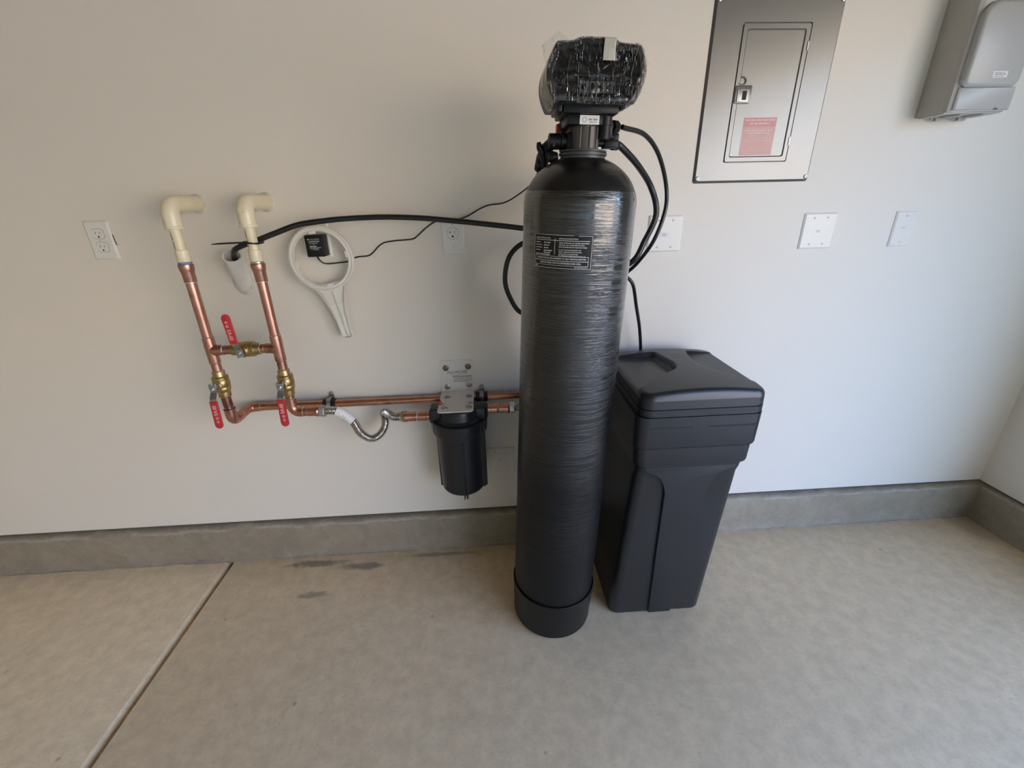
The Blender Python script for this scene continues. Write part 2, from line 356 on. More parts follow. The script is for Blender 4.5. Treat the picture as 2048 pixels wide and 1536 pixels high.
def put_text(mb, txt, size, x, y, M_=None, fn=None, sx=1.0, align='CENTER', bold=0.0, fit=None):
    vs, fs = text2d(txt, size, align, 2, bold)
    if fit:
        xs = [v.x for v in vs]; sx = fit / max(1e-6, max(xs) - min(xs))
    q = [(v.x * sx + x, v.y + y, 0) for v in vs]
    if fn: q = [fn(a, b) for a, b, _ in q]
    mb.add(q, fs, M_)
def bar(mb, x0, x1, y0, y1, M_=None, fn=None, n=1):
    for i in range(n):
        a, b = x0 + (x1 - x0) * i / n, x0 + (x1 - x0) * (i + 1) / n
        q = [(a, y0, 0), (b, y0, 0), (b, y1, 0), (a, y1, 0)]
        if fn: q = [fn(p[0], p[1]) for p in q]
        mb.add(q, [(0, 1, 2, 3)], M_)
def words_bar(mb, x0, x1, y, h, seed, M_=None, fn=None):
    r = random.Random(seed); x = x0
    while x < x1 - h * 0.8:
        l = min(r.uniform(2.2, 6.5) * h, x1 - x); bar(mb, x, x + l, y - h / 2, y + h / 2, M_, fn, 2 if fn else 1); x += l + h * 0.7
def wallM(x, y, z):   # local xy plane on the back wall, facing the room (-Y)
    return Matrix(((1, 0, 0, x), (0, 0, -1, y), (0, 1, 0, z), (0, 0, 0, 1)))

# ------------------------------------------------------------------ the room
ZB, XL, YF, ZC = 0.175, -3.7, -6.3, 2.74
struct('wall_back', MB().box(XL, XR + 0.1, 0, 0.10, ZB, ZC).box(XL - 0.1, XR + 0.14, 0.045, 0.10, -0.1, ZB), 'wall')
mb = MB().box(XR, XR + 0.14, DOOR_Y0, 0.0, ZB, ZC).box(XR + 0.05, XR + 0.14, DOOR_Y0, 0.1, -0.1, ZB)                    # short return beside the door
mb.box(XR, XR + 0.14, DOOR_Y1, DOOR_Y0, DOOR_Z, ZC)                   # header over the door
mb.box(XR, XR + 0.14, YF, DOOR_Y1, 0, ZC)
struct('wall_right', mb, 'wall')
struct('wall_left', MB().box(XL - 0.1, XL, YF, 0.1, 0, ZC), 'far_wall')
struct('wall_front', MB().box(XL - 0.1, XR + 0.14, YF - 0.1, YF, 0, ZC), 'wall')
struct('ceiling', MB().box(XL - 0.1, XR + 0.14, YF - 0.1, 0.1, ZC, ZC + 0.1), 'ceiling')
# floor slab with a tooled V joint running away from the back wall
XJ = -1.169
prof = [(XL - 0.1, 0), (XJ - 0.018, 0), (XJ - 0.0145, -0.0014), (XJ - 0.0015, -0.0125), (XJ - 0.0005, -0.05), (XJ + 0.0135, -0.05), (XJ + 0.0145, -0.003), (XJ + 0.0160, 0), (XR + 0.14, 0)]
mb = MB(); ys = [0.1 + (YF - 0.2) * i / 60 for i in range(61)]
vs = []; fs = []
for y in ys:
    for i, (x, z) in enumerate(prof):
        j = 0.0012 * noise.noise(Vector((0, y * 14, i))) if 0 < i < 8 else 0
        vs.append((x + j, y, z))
n = len(prof)
for a in range(60):
    for i in range(n - 1): fs.append((a * n + i, a * n + i + 1, (a + 1) * n + i + 1, (a + 1) * n + i))
mb.add(vs, fs)
mb.box(XL - 0.1, XR + 0.14, YF - 0.1, 0.1, -0.12, -0.0495)
struct('floor', mb, 'floor', 50)
# concrete stem wall under the drywall (rough cast edge)
def curb(name, p0, p1, inward):
    p0, p1 = Vector(p0), Vector(p1); d = p1 - p0; k = int(d.length / 0.012); inw = Vector(inward)
    prof = [(0.035, 0.172), (0.004, 0.170), (-0.013, 0.164), (-0.021, 0.158), (-0.0245, 0.150), (-0.0255, 0.10), (-0.0262, 0.05), (-0.0268, 0.012), (-0.032, 0.005), (-0.038, -0.003)]
    vs = []; fs = []; n = len(prof)
    for i in range(k + 1):
        b = p0 + d * (i / k)
        for j, (o, z) in enumerate(prof):
            q = b - inw * o * 1.0
            nn = noise.noise(Vector((b.x * 9, b.y * 9, z * 30))) * 0.0022 + noise.noise(Vector((b.x * 45, b.y * 45, z * 90))) * 0.0012
            am = 3.0 if j in (3, 4, 8) else 2.0 if j == 7 else (0.6 if j > 1 else 0)
            vs.append((q.x + inw.x * nn * am, q.y + inw.y * nn * am, z + (nn * am * 0.7 if 1 < j < 9 else 0)))
    for i in range(k):
        for j in range(n - 1): fs.append((i * n + j, i * n + j + 1, (i + 1) * n + j + 1, (i + 1) * n + j))
    struct(name, MB().add(vs, fs), 'curb', 45)
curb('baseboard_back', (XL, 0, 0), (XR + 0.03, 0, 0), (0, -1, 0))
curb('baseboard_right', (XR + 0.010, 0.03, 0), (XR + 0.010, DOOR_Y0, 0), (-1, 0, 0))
# unseen house across the street, added for warm light, mirrored by tank and panel
mb = MB().box(12.0, 20.0, -44, -7, -0.03, 3.6)
mb.add([(11.4, -44.5, 3.5), (11.4, -6.5, 3.5), (16.0, -6.5, 6.4), (16.0, -44.5, 6.4), (20.6, -44.5, 3.5), (20.6, -6.5, 3.5)], [(0, 1, 2, 3), (3, 2, 5, 4), (0, 3, 4), (1, 5, 2)])
struct('house_opposite', mb, 'stucco')
struct('driveway', MB().box(XR + 0.14, 60, -40, 40, -0.2, -0.03), 'drive')

# ------------------------------------------------------------------ wall plates
def screw_mb(x, y, z, r=0.0033, slot=True, ang=0.3):
    M_ = wallM(x, y, z); mb = MB().lathe([(r, 0), (r, 0.0006), (r * 0.75, 0.0012), (0.0, 0.0014)], M_, 12)
    return mb
def plate(name, label, cat, x, z, w, h, group=None, m='plate_white'):
    t = thing(name, label, cat, (x, 0, z), group)
    mb = MB(); M_ = wallM(x, 0, z)
    b = bmesh.new(); o = rrect(w, h, 0.003, 3); inn = rrect(w - 0.010, h - 0.010, 0.003, 3); n = len(o)
    lo = [b.verts.new((p[0], p[1], -0.001)) for p in o]; md = [b.verts.new((p[0], p[1], 0.0022)) for p in o]; hi = [b.verts.new((p[0], p[1], 0.0055)) for p in inn]
    for A, B in ((lo, md), (md, hi)):
        for i in range(n): b.faces.new((A[i], A[(i + 1) % n], B[(i + 1) % n], B[i]))
    b.faces.new(hi); mb.bm(b, M_)
    build('plate', mb, m, t, 25)
    return t
def pscrew(t, x, z, y=-0.0055, m='plate_white', ang=0.5):
    s = build('screw', screw_mb(x, y, z), m, t)
    q = MB(); M_ = wallM(x, y - 0.0014, z) @ Matrix.Rotation(ang, 4, 'Z'); q.box(-0.0030, 0.0030, -0.0005, 0.0005, -0.0003, 0.0002, M_=M_); build('slot', q, 'slot_grey', s)
def hole(mb, poly, M_): mb.prism(poly, -0.0005, 0.0004, M_)
def socket(t, x, z, y, r, style):
    M_ = wallM(x, y, z)
    if style == 'duplex':
        pts = [(max(-r, min(r, r * 1.18 * math.cos(a))), max(-0.0143, min(0.0143, r * 1.0 * math.sin(a)))) for a in [2 * PI * i / 32 for i in range(32)]]
        ring = [(p[0] * 1.06, p[1] * 1.07) for p in pts]
    else:
        pts = [(r * math.cos(2 * PI * i / 32), r * math.sin(2 * PI * i / 32)) for i in range(32)]; ring = [(p[0] * 1.05, p[1] * 1.05) for p in pts]
    g = build('face_groove', MB().prism(ring, -0.001, 0.0003, M_), 'slot_grey', t)
    f = build('receptacle_face', MB().prism(pts, -0.001, 0.0017, M_, 0.0006, 1), 'plate_white', t)
    q = MB(); Ms = wallM(x, y - 0.0017, z)
    if style == 'duplex':
        for sx, hh in ((-0.0064, 0.0042), (0.0064, 0.0034)): q.box(sx - 0.0011, sx + 0.0011, 0.002 - hh + 0.001, 0.002 + hh, -0.0003, 0.0003, M_=Ms)
        build('slot', q, 'slot_grey', f)
        q = MB(); q.prism([(0.0024 * math.cos(a), -0.0085 + 0.0027 * math.sin(a)) for a in [2 * PI * i / 12 for i in range(12)]], -0.0003, 0.0004, Ms); build('ground_hole', q, 'slot_black', f)
    else:
        q.box(-0.0072, -0.0058, -0.001, 0.0085, -0.0003, 0.0003, M_=Ms); q.box(-0.0115, -0.0072, 0.0028, 0.0042, -0.0003, 0.0003, M_=Ms); q.box(0.0058, 0.0072, -0.0005, 0.008, -0.0003, 0.0003, M_=Ms)
        build('slot', q, 'slot_black', f)
        q = MB(); q.prism([(-0.0032, -0.0115), (0.0032, -0.0115), (0.0032, -0.0085), (0.0015, -0.006), (-0.0015, -0.006), (-0.0032, -0.0085)], -0.0003, 0.0004, Ms); build('ground_hole', q, 'slot_black', f)

t = plate('duplex_outlet', 'white duplex outlet on the wall left of the cream pipe elbows', 'outlet', -1.2366, 1.2688, 0.073, 0.1148)
for dz in (0.0195, -0.0195): socket(t, -1.2366, 1.2688 + dz, -0.0055, 0.0165, 'duplex')
pscrew(t, -1.2366, 1.2688)
q = MB().tube([(-1.1995, -0.0012, 1.285), (-1.1985, -0.0012, 1.268), (-1.1975, -0.0012, 1.256), (-1.194, -0.0012, 1.255)], 0.0011, 6); build('drywall_gap', q, 'slot_black', t)
t = plate('single_outlet', 'white single round-faced outlet behind the black hose, left of the tall tank', 'outlet', -0.1611, 1.253, 0.073, 0.1148)
socket(t, -0.1611, 1.262, -0.0055, 0.0178, 'round')
pscrew(t, -0.1611, 1.253 + 0.036, ang=1.4); pscrew(t, -0.1611, 1.253 - 0.030, ang=1.2)
t = plate('adapter_outlet', 'white outlet plate half hidden behind the black power adapter and white wrench', 'outlet', -0.584, 1.2575, 0.073, 0.1148)
pscrew(t, -0.584, 1.2575 + 0.048)
socket(t, -0.584, 1.2575 - 0.0195, -0.0055, 0.0165, 'duplex')
def blank(label, x, z, w, cols, lines, sticker=False, pm='plate_white'):
    t = plate('blank_wall_plate', label, 'wall plate', x, z, w, 0.1148, None, pm)
    for c in cols:
        for dz in (0.0415, -0.0415): pscrew(t, x + c, z + dz, m='wall' if pm == 'wall' else 'steel_dull' if x < 1.0 else 'plate_white', ang=random.uniform(0, 3))
    M_ = wallM(x, -0.0056, z)
    if sticker: build('paper_label', MB().prism(rrect(0.030, 0.018, 0.003, 3, -0.002, -0.003), 0, 0.0003, M_), 'paper_white', t)
    q = MB(); M2 = wallM(x, -0.0061, z)
    for (a, b, yy) in lines: words_bar(q, a, b, yy, 0.0017, int(a * 9999), M2)
    build('print', q, 'grey_print', t)
blank('white double blank wall plate right beside the tank, crossed by the black tubes', 0.5333, 1.2424, 0.114, (-0.023, 0.023), ((-0.009, 0.006, 0.0005), (-0.009, 0.003, -0.005)), True)
blank('white double blank wall plate under the grey breaker panel, clear of any tubes', 1.0579, 1.238, 0.114, (-0.023, 0.023), ((-0.007, 0.005, 0.002), (-0.009, 0.004, -0.0025)))
blank('narrow white single blank wall plate, the one nearest the right corner', 1.3562, 1.2371, 0.073, (0.0,), ((-0.008, 0.004, 0.004),))
blank('low wall plate painted wall colour beside the black filter housing', -0.033, 0.405, 0.110, (-0.023, 0.023), ((-0.005, 0.004, 0.003), (-0.005, 0.004, -0.001)), False, 'wall')

# ------------------------------------------------------------------ breaker panel
t = thing('breaker_panel', 'grey metal breaker panel cover on the upper wall with pink warning sticker', 'breaker panel', (0.795, 0, 1.39))
x0, x1, z0, z1 = 0.5975, 0.9890, 1.384, 1.872
mb = MB(); M_ = wallM((x0 + x1) / 2, 0, (z0 + z1) / 2); W_, H_ = x1 - x0, z1 - z0
def rings(mb, rs, M_, capl=True):
    b = bmesh.new(); prev = None
    for poly, zz in rs:
        cur = [b.verts.new((p[0], p[1], zz)) for p in poly]
        if prev:
            for i in range(len(cur)): b.faces.new((prev[i], prev[(i + 1) % len(cur)], cur[(i + 1) % len(cur)], cur[i]))
        prev = cur
    if capl: b.faces.new(prev)
    mb.bm(b, M_)
def flat_frame(mb, out, inn, zz, M_):
    n = len(out); mb.add([(p[0], p[1], zz) for p in out] + [(p[0], p[1], zz) for p in inn], [(i, (i + 1) % n, n + (i + 1) % n, n + i) for i in range(n)], M_)
dx0, dx1, dz0, dz1 = 0.6925, 0.8955, 1.4475, 1.8010
cx, cz = (x0 + x1) / 2, (z0 + z1) / 2
o1 = rrect(W_, H_, 0.006, 4); o2 = rrect(W_ - 0.004, H_ - 0.004, 0.006, 4); o3 = rrect(W_ - 0.022, H_ - 0.022, 0.010, 4)
din = rrect(dx1 - dx0, dz1 - dz0, 0.006, 4, (dx0 + dx1) / 2 - cx, (dz0 + dz1) / 2 - cz)
rings(mb, [(o1, -0.001), (o1, 0.0025), (o2, 0.0045), (o3, 0.0135), (rrect(W_ - 0.028, H_ - 0.028, 0.010, 4), 0.0165)], M_, False)
flat_frame(mb, rrect(W_ - 0.028, H_ - 0.028, 0.010, 4), din, 0.0165, M_); rings(mb, [(din, 0.0165), (din, 0.0120)], M_, False)
build('cover', mb, 'panel', t, 25)
YD = -0.0165
Md = wallM((dx0 + dx1) / 2, 0, (dz0 + dz1) / 2); wd, hd = dx1 - dx0, dz1 - dz0
mb = MB(); d1 = rrect(wd - 0.005, hd - 0.005, 0.005, 4); d2 = rrect(wd - 0.030, hd - 0.030, 0.006, 4); d3 = rrect(wd - 0.036, hd - 0.036, 0.006, 4)
rings(mb, [(d1, 0.008), (d1, 0.0170), (rrect(wd - 0.007, hd - 0.007, 0.005, 4), 0.0180), (d2, 0.0180), (d3, 0.0150)], Md)
door = build('door', mb, 'panel', t, 25)
# latch recess and handle on the left of the door
lx, lz = 0.722, 1.628
build('latch_frame', MB().prism(rrect(0.050, 0.046, 0.004, 3), 0, 0.004, wallM(lx, -0.0165, lz), 0.0015), 'panel', door)
build('latch', MB().prism(rrect(0.036, 0.034, 0.002, 2), 0, 0.005, wallM(lx - 0.002, -0.0185, lz - 0.003), 0.0015), 'steel_dull', door)
build('latch_window', MB().prism(rrect(0.013, 0.023, 0.001, 2), 0, 0.0004, wallM(lx + 0.002, -0.0236, lz - 0.003)), 'slot_black', door)
q = MB().tube([(lx - 0.008 + 0.012 * math.cos(a), -0.0165, lz + 0.034 + 0.010 * math.sin(a)) for a in [math.radians(d) for d in range(-150, 130, 20)]], 0.0022, 8); build('latch_embossing', q, 'panel', door)
for hz in (1.745, 1.505):
    build('hinge', MB().tube([(dx1 - 0.004, -0.0175, hz - 0.011), (dx1 - 0.004, -0.0175, hz + 0.011)], 0.0028, 10), 'steel', t)
for a, b in ((x0 + 0.019, z0 + 0.021), (x1 - 0.019, z0 + 0.021), (x0 + 0.019, z1 - 0.021), (x1 - 0.019, z1 - 0.021)):
    s = build('screw', MB().lathe([(0.0062, 0), (0.0062, 0.001), (0.0045, 0.003), (0, 0.0036)], wallM(a, -0.0165, b), 16), 'steel', t)
    q = MB(); Mq = wallM(a, -0.0198, b) @ Matrix.Rotation(0.7, 4, 'Z'); q.box(-0.004, 0.004, -0.0006, 0.0006, 0, 0.0005, M_=Mq); q.box(-0.0006, 0.0006, -0.004, 0.004, 0, 0.0005, M_=Mq); build('cross_slot', q, 'slot_black', s)
# warning sticker
sx0, sx1, sz0, sz1 = 0.7400, 0.8420, 1.4680, 1.5690; YS = -0.0152
Msk = wallM((sx0 + sx1) / 2, YS, (sz0 + sz1) / 2); sw, sh = sx1 - sx0, sz1 - sz0
sticker = build('warning_sticker', MB().prism(rrect(sw, sh, 0.0005, 1), 0, 0.0003, Msk), 'sticker_pink', t)
build('sticker_band', MB().prism(rrect(sw, 0.026, 0.0005, 1, 0, sh / 2 - 0.013), 0.0003, 0.0005, Msk), 'sticker_red', sticker)
q = MB(); Mt = Msk @ Matrix.Translation((0, 0, 0.0007))
put_text(q, 'WARNING', 0.0150, 0, -0.0015, Mt, fit=0.054, bold=0.0003)
words_bar(q, -0.046, 0.046, 0.0440, 0.0038, 3, Mt); words_bar(q, -0.032, 0.030, 0.0350, 0.0038, 4, Mt)
words_bar(q, -0.044, 0.042, 0.0165, 0.0040, 5, Mt); words_bar(q, -0.034, 0.034, 0.0095, 0.0034, 6, Mt); words_bar(q, -0.044, 0.044, -0.0115, 0.0014, 8, Mt)
bar(q, -0.050, 0.050, -0.0375, -0.0368, Mt); bar(q, -0.050, 0.050, 0.0255, 0.0262, Mt); words_bar(q, -0.035, -0.015, -0.0455, 0.0016, 9, Mt)
build('sticker_print', q, 'sticker_print', sticker)

t.location.y += 0.0095      # the trim sits flush: only its lip stands proud of the drywall

# ------------------------------------------------------------------ grey dispenser near the corner
t = thing('soap_dispenser', 'grey plastic wall dispenser with raised cover, top right beside the breaker panel', 'dispenser', (1.375, 0, 1.56))
X0, X1, Z0, Z1, YB = 1.286, 1.472, 1.562, 1.870, -0.100
mb = MB(); sec = [(X0, 0.0), (X0, -0.086), (X0 + 0.004, -0.096), (X0 + 0.014, -0.101), (X0 + 0.060, -0.105), (X1 - 0.060, -0.105), (X1 - 0.012, -0.099), (X1 - 0.002, -0.090), (X1, -0.08), (X1, 0.0)]
mb.prism(sec, Z0, Z1); build('body', mb, 'dispenser_side', t, 20)
# lower front apron and raised cover
cw = X1 - X0 - 0.012; ccx = (X0 + X1) / 2 + 0.004
Mc = wallM(ccx - 0.0045, -0.1035, 1.7165); cwc = cw - 0.009
def rc(e, w=cwc, h=0.195, rt=0.036, rb=0.019, n=8):
    out = []
    for sx, sy, a, r in ((1, 1, 0, rt), (-1, 1, 90, rt), (-1, -1, 180, rb), (1, -1, 270, rb)):
        for i in range(n + 1):
            th = math.radians(a + 90 * i / n); out.append((sx * ((w + e) / 2 - r) + r * math.cos(th), sy * ((h + e) / 2 - r) + r * math.sin(th)))
    return out
mb = MB(); rings(mb, [(rc(-0.002), -0.004), (rc(0), 0.006), (rc(-0.006), 0.0115), (rc(-0.016), 0.0145)], Mc)
cov = build('front_cover', mb, 'dispenser_grey', t, 40)
mb = MB(); Ma = wallM(ccx + 0.001, -0.1035, 1.5925); rings(mb, [(rrect(cw - 0.004, 0.056, 0.003, 3), -0.006), (rrect(cw - 0.004, 0.056, 0.003, 3), 0.0005), (rrect(cw - 0.012, 0.052, 0.003, 3), 0.004)], Ma)
build('front_apron', mb, 'dispenser_grey', t, 40)
build('paper_label', MB().prism(rrect(0.043, 0.015, 0.0005, 1), 0, 0.0004, wallM(1.3925, -0.1181, 1.6475)), 'paper_white', t)
q = MB(); Mq = wallM(1.3925, -0.1187, 1.6475); words_bar(q, -0.017, 0.013, 0.0035, 0.0016, 2, Mq); words_bar(q, -0.017, 0.016, 0.0, 0.0021, 5, Mq); words_bar(q, -0.019, 0.010, -0.0045, 0.0016, 8, Mq); build('print', q, 'slot_grey', t)
mb = MB(); mb.prism([(X0 + 0.006, -0.006), (X0 + 0.006, -0.088), (X0 + 0.05, -0.098), (X1 - 0.05, -0.098), (X1 - 0.010, -0.090), (X1 - 0.006, -0.006)], Z0 - 0.003, Z0 + 0.001); build('bottom_plate', mb, 'dispenser_grey', t)
for ox in (-0.036, 0.036):
    pts = [(ccx - 0.004 + ox + 0.021 * math.cos(a), -0.055 + 0.026 * math.sin(a)) for a in [2 * PI * i / 20 for i in range(20)]]
    build('outlet_opening', MB().prism(pts, Z0 - 0.0038, Z0 - 0.002), 'dispenser_dark', t)
    build('mounting_screw', MB().lathe([(0.004, 0), (0.004, 0.003), (0.002, 0.005), (0, 0.005)], frame((ccx + ox - 0.020, -0.016, Z0 - 0.003), (0, 0, -1)), 12), 'steel', t)
    build('clip', MB().box(ccx + ox - 0.010, ccx + ox + 0.014, -0.022, -0.010, Z0 - 0.011, Z0 - 0.002, 0.001), 'dispenser_side', t)
build('release_tab', MB().prism([(0.007 * math.cos(a), 0.005 * math.sin(a)) for a in [PI * i / 8 for i in range(9)]], -0.001, 0.0006, wallM(1.425, -0.1070, Z0 + 0.003)), 'dispenser_dark', t)

# ------------------------------------------------------------------ copper manifold on the left
RC = 0.0143
pl = thing('copper_manifold', 'copper pipe manifold with three red handled valves and two cream elbow risers', 'pipes', (-0.82, -0.06, 0.70))
def vtube(x, y, z0, z1, r, n=20): return MB().tube([(x, y, z0), (x, y, z1)], r, n)
def vl(x, y, prof, n=28): return MB().lathe([(r, z) for r, z in prof], Matrix.Translation((x, y, 0)), n)
def arc_pts(c, r, u, v, a0, a1, k=10):
    c, u, v = Vector(c), Vector(u), Vector(v); return [c + (u * math.cos(a0 + (a1 - a0) * i / k) + v * math.sin(a0 + (a1 - a0) * i / k)) * r for i in range(k + 1)]
RISER = ((-0.9235, -0.137), (-0.7205, -0.139))
for k, (x, y) in enumerate(RISER):
    ze = 1.366
    # elbow: comes out of the wall and turns down
    p = [(x, 0.01, ze), (x, y + 0.034, ze)] + arc_pts((x, y + 0.030, ze - 0.030), 0.030, (0, 0, 1), (0, -1, 0), 0.05, PI / 2, 10) + [(x, y, ze - 0.058)]
    mb = MB().tube(p, 0.0222, 24)
    mb.lathe([(0.0226, ze - 0.0655), (0.0232, ze - 0.0645), (0.0232, ze - 0.058), (0.0226, ze - 0.057)], Matrix.Translation((x, y, 0)), 28)
    el = build('cpvc_elbow', mb, 'cpvc', pl, 40)
    build('wall_caulk', MB().lathe([(0.020, 0.0), (0.0275 + 0.001 * k, 0.001), (0.0262, 0.004), (0.0225, 0.008)], frame((x, 0.001, ze), (0, -1, 0)), 26), 'caulk', el)
    if k == 1:
        q = MB(); Mq = wallM(x, y - 0.0224, ze - 0.022); q.lathe([(0.0085, 0), (0.0085, 0.0006), (0.007, 0.0006), (0.007, 0)], Mq, 20, cap=False)
        build('moulded_mark', q, 'cpvc_pipe', el)
    zc = 1.244 if k == 0 else 1.240
    build('cpvc_pipe', vtube(x, y, zc - 0.01, ze - 0.055, RC), 'cpvc_pipe', pl)
    q = MB()
    for i in range(9):
        za = ze - 0.075 - i * 0.0062; a0 = -PI / 2 - 0.50
        fn = lambda a, b: (x + (RC + 0.0003) * math.cos(a0 + a / RC), y + (RC + 0.0003) * math.sin(a0 + a / RC), b)
        if i % 4 != 3: bar(q, -0.0008, 0.0022, za - 0.0042, za, None, fn, 2)
    build('pipe_print', q, 'dark_print', pl)
    build('cpvc_coupling', vl(x, y, [(RC, zc + 0.0005), (0.0172, zc), (0.0176, zc - 0.002), (0.0176, zc - 0.030), (0.0168, zc - 0.032), (0.0150, zc - 0.032)]), 'cpvc', pl)
    zs = zc - 0.032
    build('thread_tape', vl(x, y, [(0.0150, zs), (0.0172, zs - 0.001), (0.0178, zs - 0.0045), (0.0166, zs - 0.007)]), 'blue_seal' if k == 0 else 'solder', pl)
    zf = zs - 0.006
    mb = vl(x, y, [(0.0150, zf), (0.0192, zf - 0.001), (0.0198, zf - 0.004), (0.0194, zf - 0.013), (0.0182, zf - 0.019), (0.0166, zf - 0.024), (0.0164, zf - 0.050), (0.0158, zf - 0.0515), (RC, zf - 0.052)])
    build('female_adapter', mb, 'copper', pl)
    build('solder_ring', vl(x, y, [(0.0148, zf - 0.0505), (0.0169, zf - 0.0512), (0.0169, zf - 0.0528), (0.0146, zf - 0.0540)]), 'solder', pl)
    build('copper_pipe', vtube(x, y, 0.968, zf - 0.04, RC), 'copper', pl)
    # tee
    s = 1 if k == 0 else -1; zt = 0.945
    mb = vl(x, y, [(RC, zt + 0.042), (0.0162, zt + 0.041), (0.0164, zt + 0.039), (0.0164, zt - 0.039), (0.0162, zt - 0.041), (RC, zt - 0.042)])
    mb.lathe([(0.0164, 0.0), (0.0182, 0.012), (0.0164, 0.020), (0.0164, 0.036), (0.0160, 0.038), (RC, 0.038)], frame((x, y, zt), (s, 0, 0)), 26)
    build('copper_tee', mb, 'copper', pl)
    for dz in (0.0415, -0.0415):
        build('solder_ring', vl(x, y, [(0.0150, zt + dz - 0.001), (0.0169, zt + dz), (0.0150, zt + dz + 0.0012)]), 'solder', pl)
    build('solder_ring', MB().lathe([(0.0150, 0.0370), (0.0168, 0.0378), (0.0150, 0.0392)], frame((x, y, zt), (s, 0, 0)), 26), 'solder', pl)
    if k == 0: build('burn_mark', MB().lathe([(0.0166, zt - 0.018), (0.0166, zt + 0.020)], Matrix.Translation((x, y, 0)), 10, PI * 0.92, PI * 1.22), 'slot_black', pl)
    build('copper_pipe', vtube(x, y, 0.862, 0.908, RC), 'copper', pl)
    build('copper_pipe', vtube(x, y, 0.752, 0.800, RC), 'copper', pl)

def ball_valve(c, ax, stem, lever, h):
    """quarter turn brass valve: body along ax, stem towards stem, lever blade towards lever"""
    c = Vector(c); M_ = frame(c, ax)
    prof = [(0.0150, -0.0440), (0.0178, -0.0435), (0.0182, -0.0420), (0.0182, -0.0265), (0.0205, -0.0245), (0.0225, -0.0180), (0.0232, -0.0105), (0.0222, -0.0085), (0.0240, -0.0060), (0.0245, 0.0040), (0.0236, 0.0130),
            (0.0226, 0.0150), (0.0238, 0.0160), (0.0238, 0.0245), (0.0192, 0.0262), (0.0182, 0.0280), (0.0182, 0.0420), (0.0178, 0.0435), (0.0150, 0.0440)]
    mb = MB().lathe(prof, M_, 30)
    st = Vector(stem)
    mb.lathe([(0.0135, 0.010), (0.0130, 0.024), (0.0098, 0.026), (0.0098, 0.0315), (0.0045, 0.0315), (0.0045, h + 0.004)], frame(c, st), 20)
    body = build('ball_valve', mb, 'brass', pl, 35)
    for e in (-0.0440, 0.0440):
        build('solder_ring', MB().lathe([(0.0148, e - 0.0015), (0.0172, e), (0.0148, e + 0.0015)], M_, 26), 'solder', body)
    lv = Vector(lever); side = lv.cross(st)
    B = Matrix(((side.x, lv.x, st.x, c.x), (side.y, lv.y, st.y, c.y), (side.z, lv.z, st.z, c.z), (0, 0, 0, 1)))
    # steel blade: flat head, dog-leg outwards, then the grip
    path = [(-0.013, h), (0.010, h), (0.028, h + 0.014), (0.046, h + 0.017)]
    wd = [0.011, 0.0095, 0.0095, 0.0095]; mb = MB()
    for i in range(3):
        (a, za), (b, zb) = path[i], path[i + 1]
        vs = []
        for yy, zz, ww in ((a, za, wd[i]), (b, zb, wd[i + 1])):
            for sx, dz in ((-1, 0), (1, 0), (1, 0.0025), (-1, 0.0025)): vs.append((sx * ww, yy, zz + dz))
        mb.add(vs, [(0, 1, 2, 3), (4, 7, 6, 5), (0, 4, 5, 1), (1, 5, 6, 2), (2, 6, 7, 3), (3, 7, 4, 0)], B)
    mb.box(-0.0110, -0.0085, -0.0190, -0.006, h - 0.009, h + 0.002, 0.0008, 1, B); mb.box(0.0075, 0.0105, -0.016, -0.006, h - 0.007, h + 0.002, 0.0008, 1, B)
    build('lever', mb, 'steel_dull', body, 30)
    hexa = [(0.0062 * math.cos(PI / 3 * i), 0.0062 * math.sin(PI / 3 * i)) for i in range(6)]
    mb = MB().prism(hexa, h + 0.0025, h + 0.0075, B, 0.001, 1); mb.lathe([(0.0036, h + 0.0075), (0.0036, h + 0.011), (0.002, h + 0.0118), (0, h + 0.0118)], B, 12)
    build('lever_nut', mb, 'steel', body)
    # red vinyl grip
    g0, g1 = 0.034, 0.125
    T = B @ Matrix.Translation((0, 0, h + 0.0165)) @ Matrix.Rotation(0.075, 4, 'X')
    poly = [(-0.0112, g0), (0.0112, g0)] + [(0.0115 * math.cos(a), g1 - 0.0115 + 0.0115 * math.sin(a)) for a in [PI * i / 10 for i in range(11)]]
    zoff = -0.0035
    build('lever_grip', MB().prism(poly, zoff - 0.0015, zoff + 0.0045, T, 0.0020, 2), 'red_vinyl', body, 40)
    q = MB(); Tp = T @ Matrix.Translation((0, -0.009, zoff + 0.0048))
    u = lambda y0, y1, xa, xb: bar(q, xa, xb, y0, y1, Tp)
    for i in range(4): u(0.0565 + i * 0.0033, 0.0580 + i * 0.0033, -0.0060, 0.0050)
    u(0.0700, 0.0712, -0.0060, 0.0015); q.add([(-0.006, 0.0735, 0), (0.005, 0.0765, 0), (0.005, 0.0785, 0), (-0.006, 0.0755, 0)], [(0, 1, 2, 3)], Tp); q.add([(-0.006, 0.0815, 0), (0.005, 0.0785, 0), (0.005, 0.0768, 0), (-0.006, 0.0798, 0)], [(0, 1, 2, 3)], Tp)
    u(0.0835, 0.0848, -0.0060, 0.0050); u(0.0848, 0.0895, 0.0038, 0.0050); u(0.0865, 0.0878, -0.006, 0.004)
    def ringp(cy, r, k, cx=-0.0012): q.add([(cx + rr * math.cos(2 * PI * i / k), cy + rr * math.sin(2 * PI * i / k), 0) for rr in (r, r * 0.55) for i in range(k)], [(i, (i + 1) % k, k + (i + 1) % k, k + i) for i in range(k)], Tp)
    ringp(0.0985, 0.0042, 14); ringp(0.1105, 0.0042, 4)
    build('grip_print', q, 'pale_print', body)
ball_valve((-0.9235, -0.137, 0.8325), (0, 0, 1), (0, -1, 0), (0, 0, -1), 0.0475)
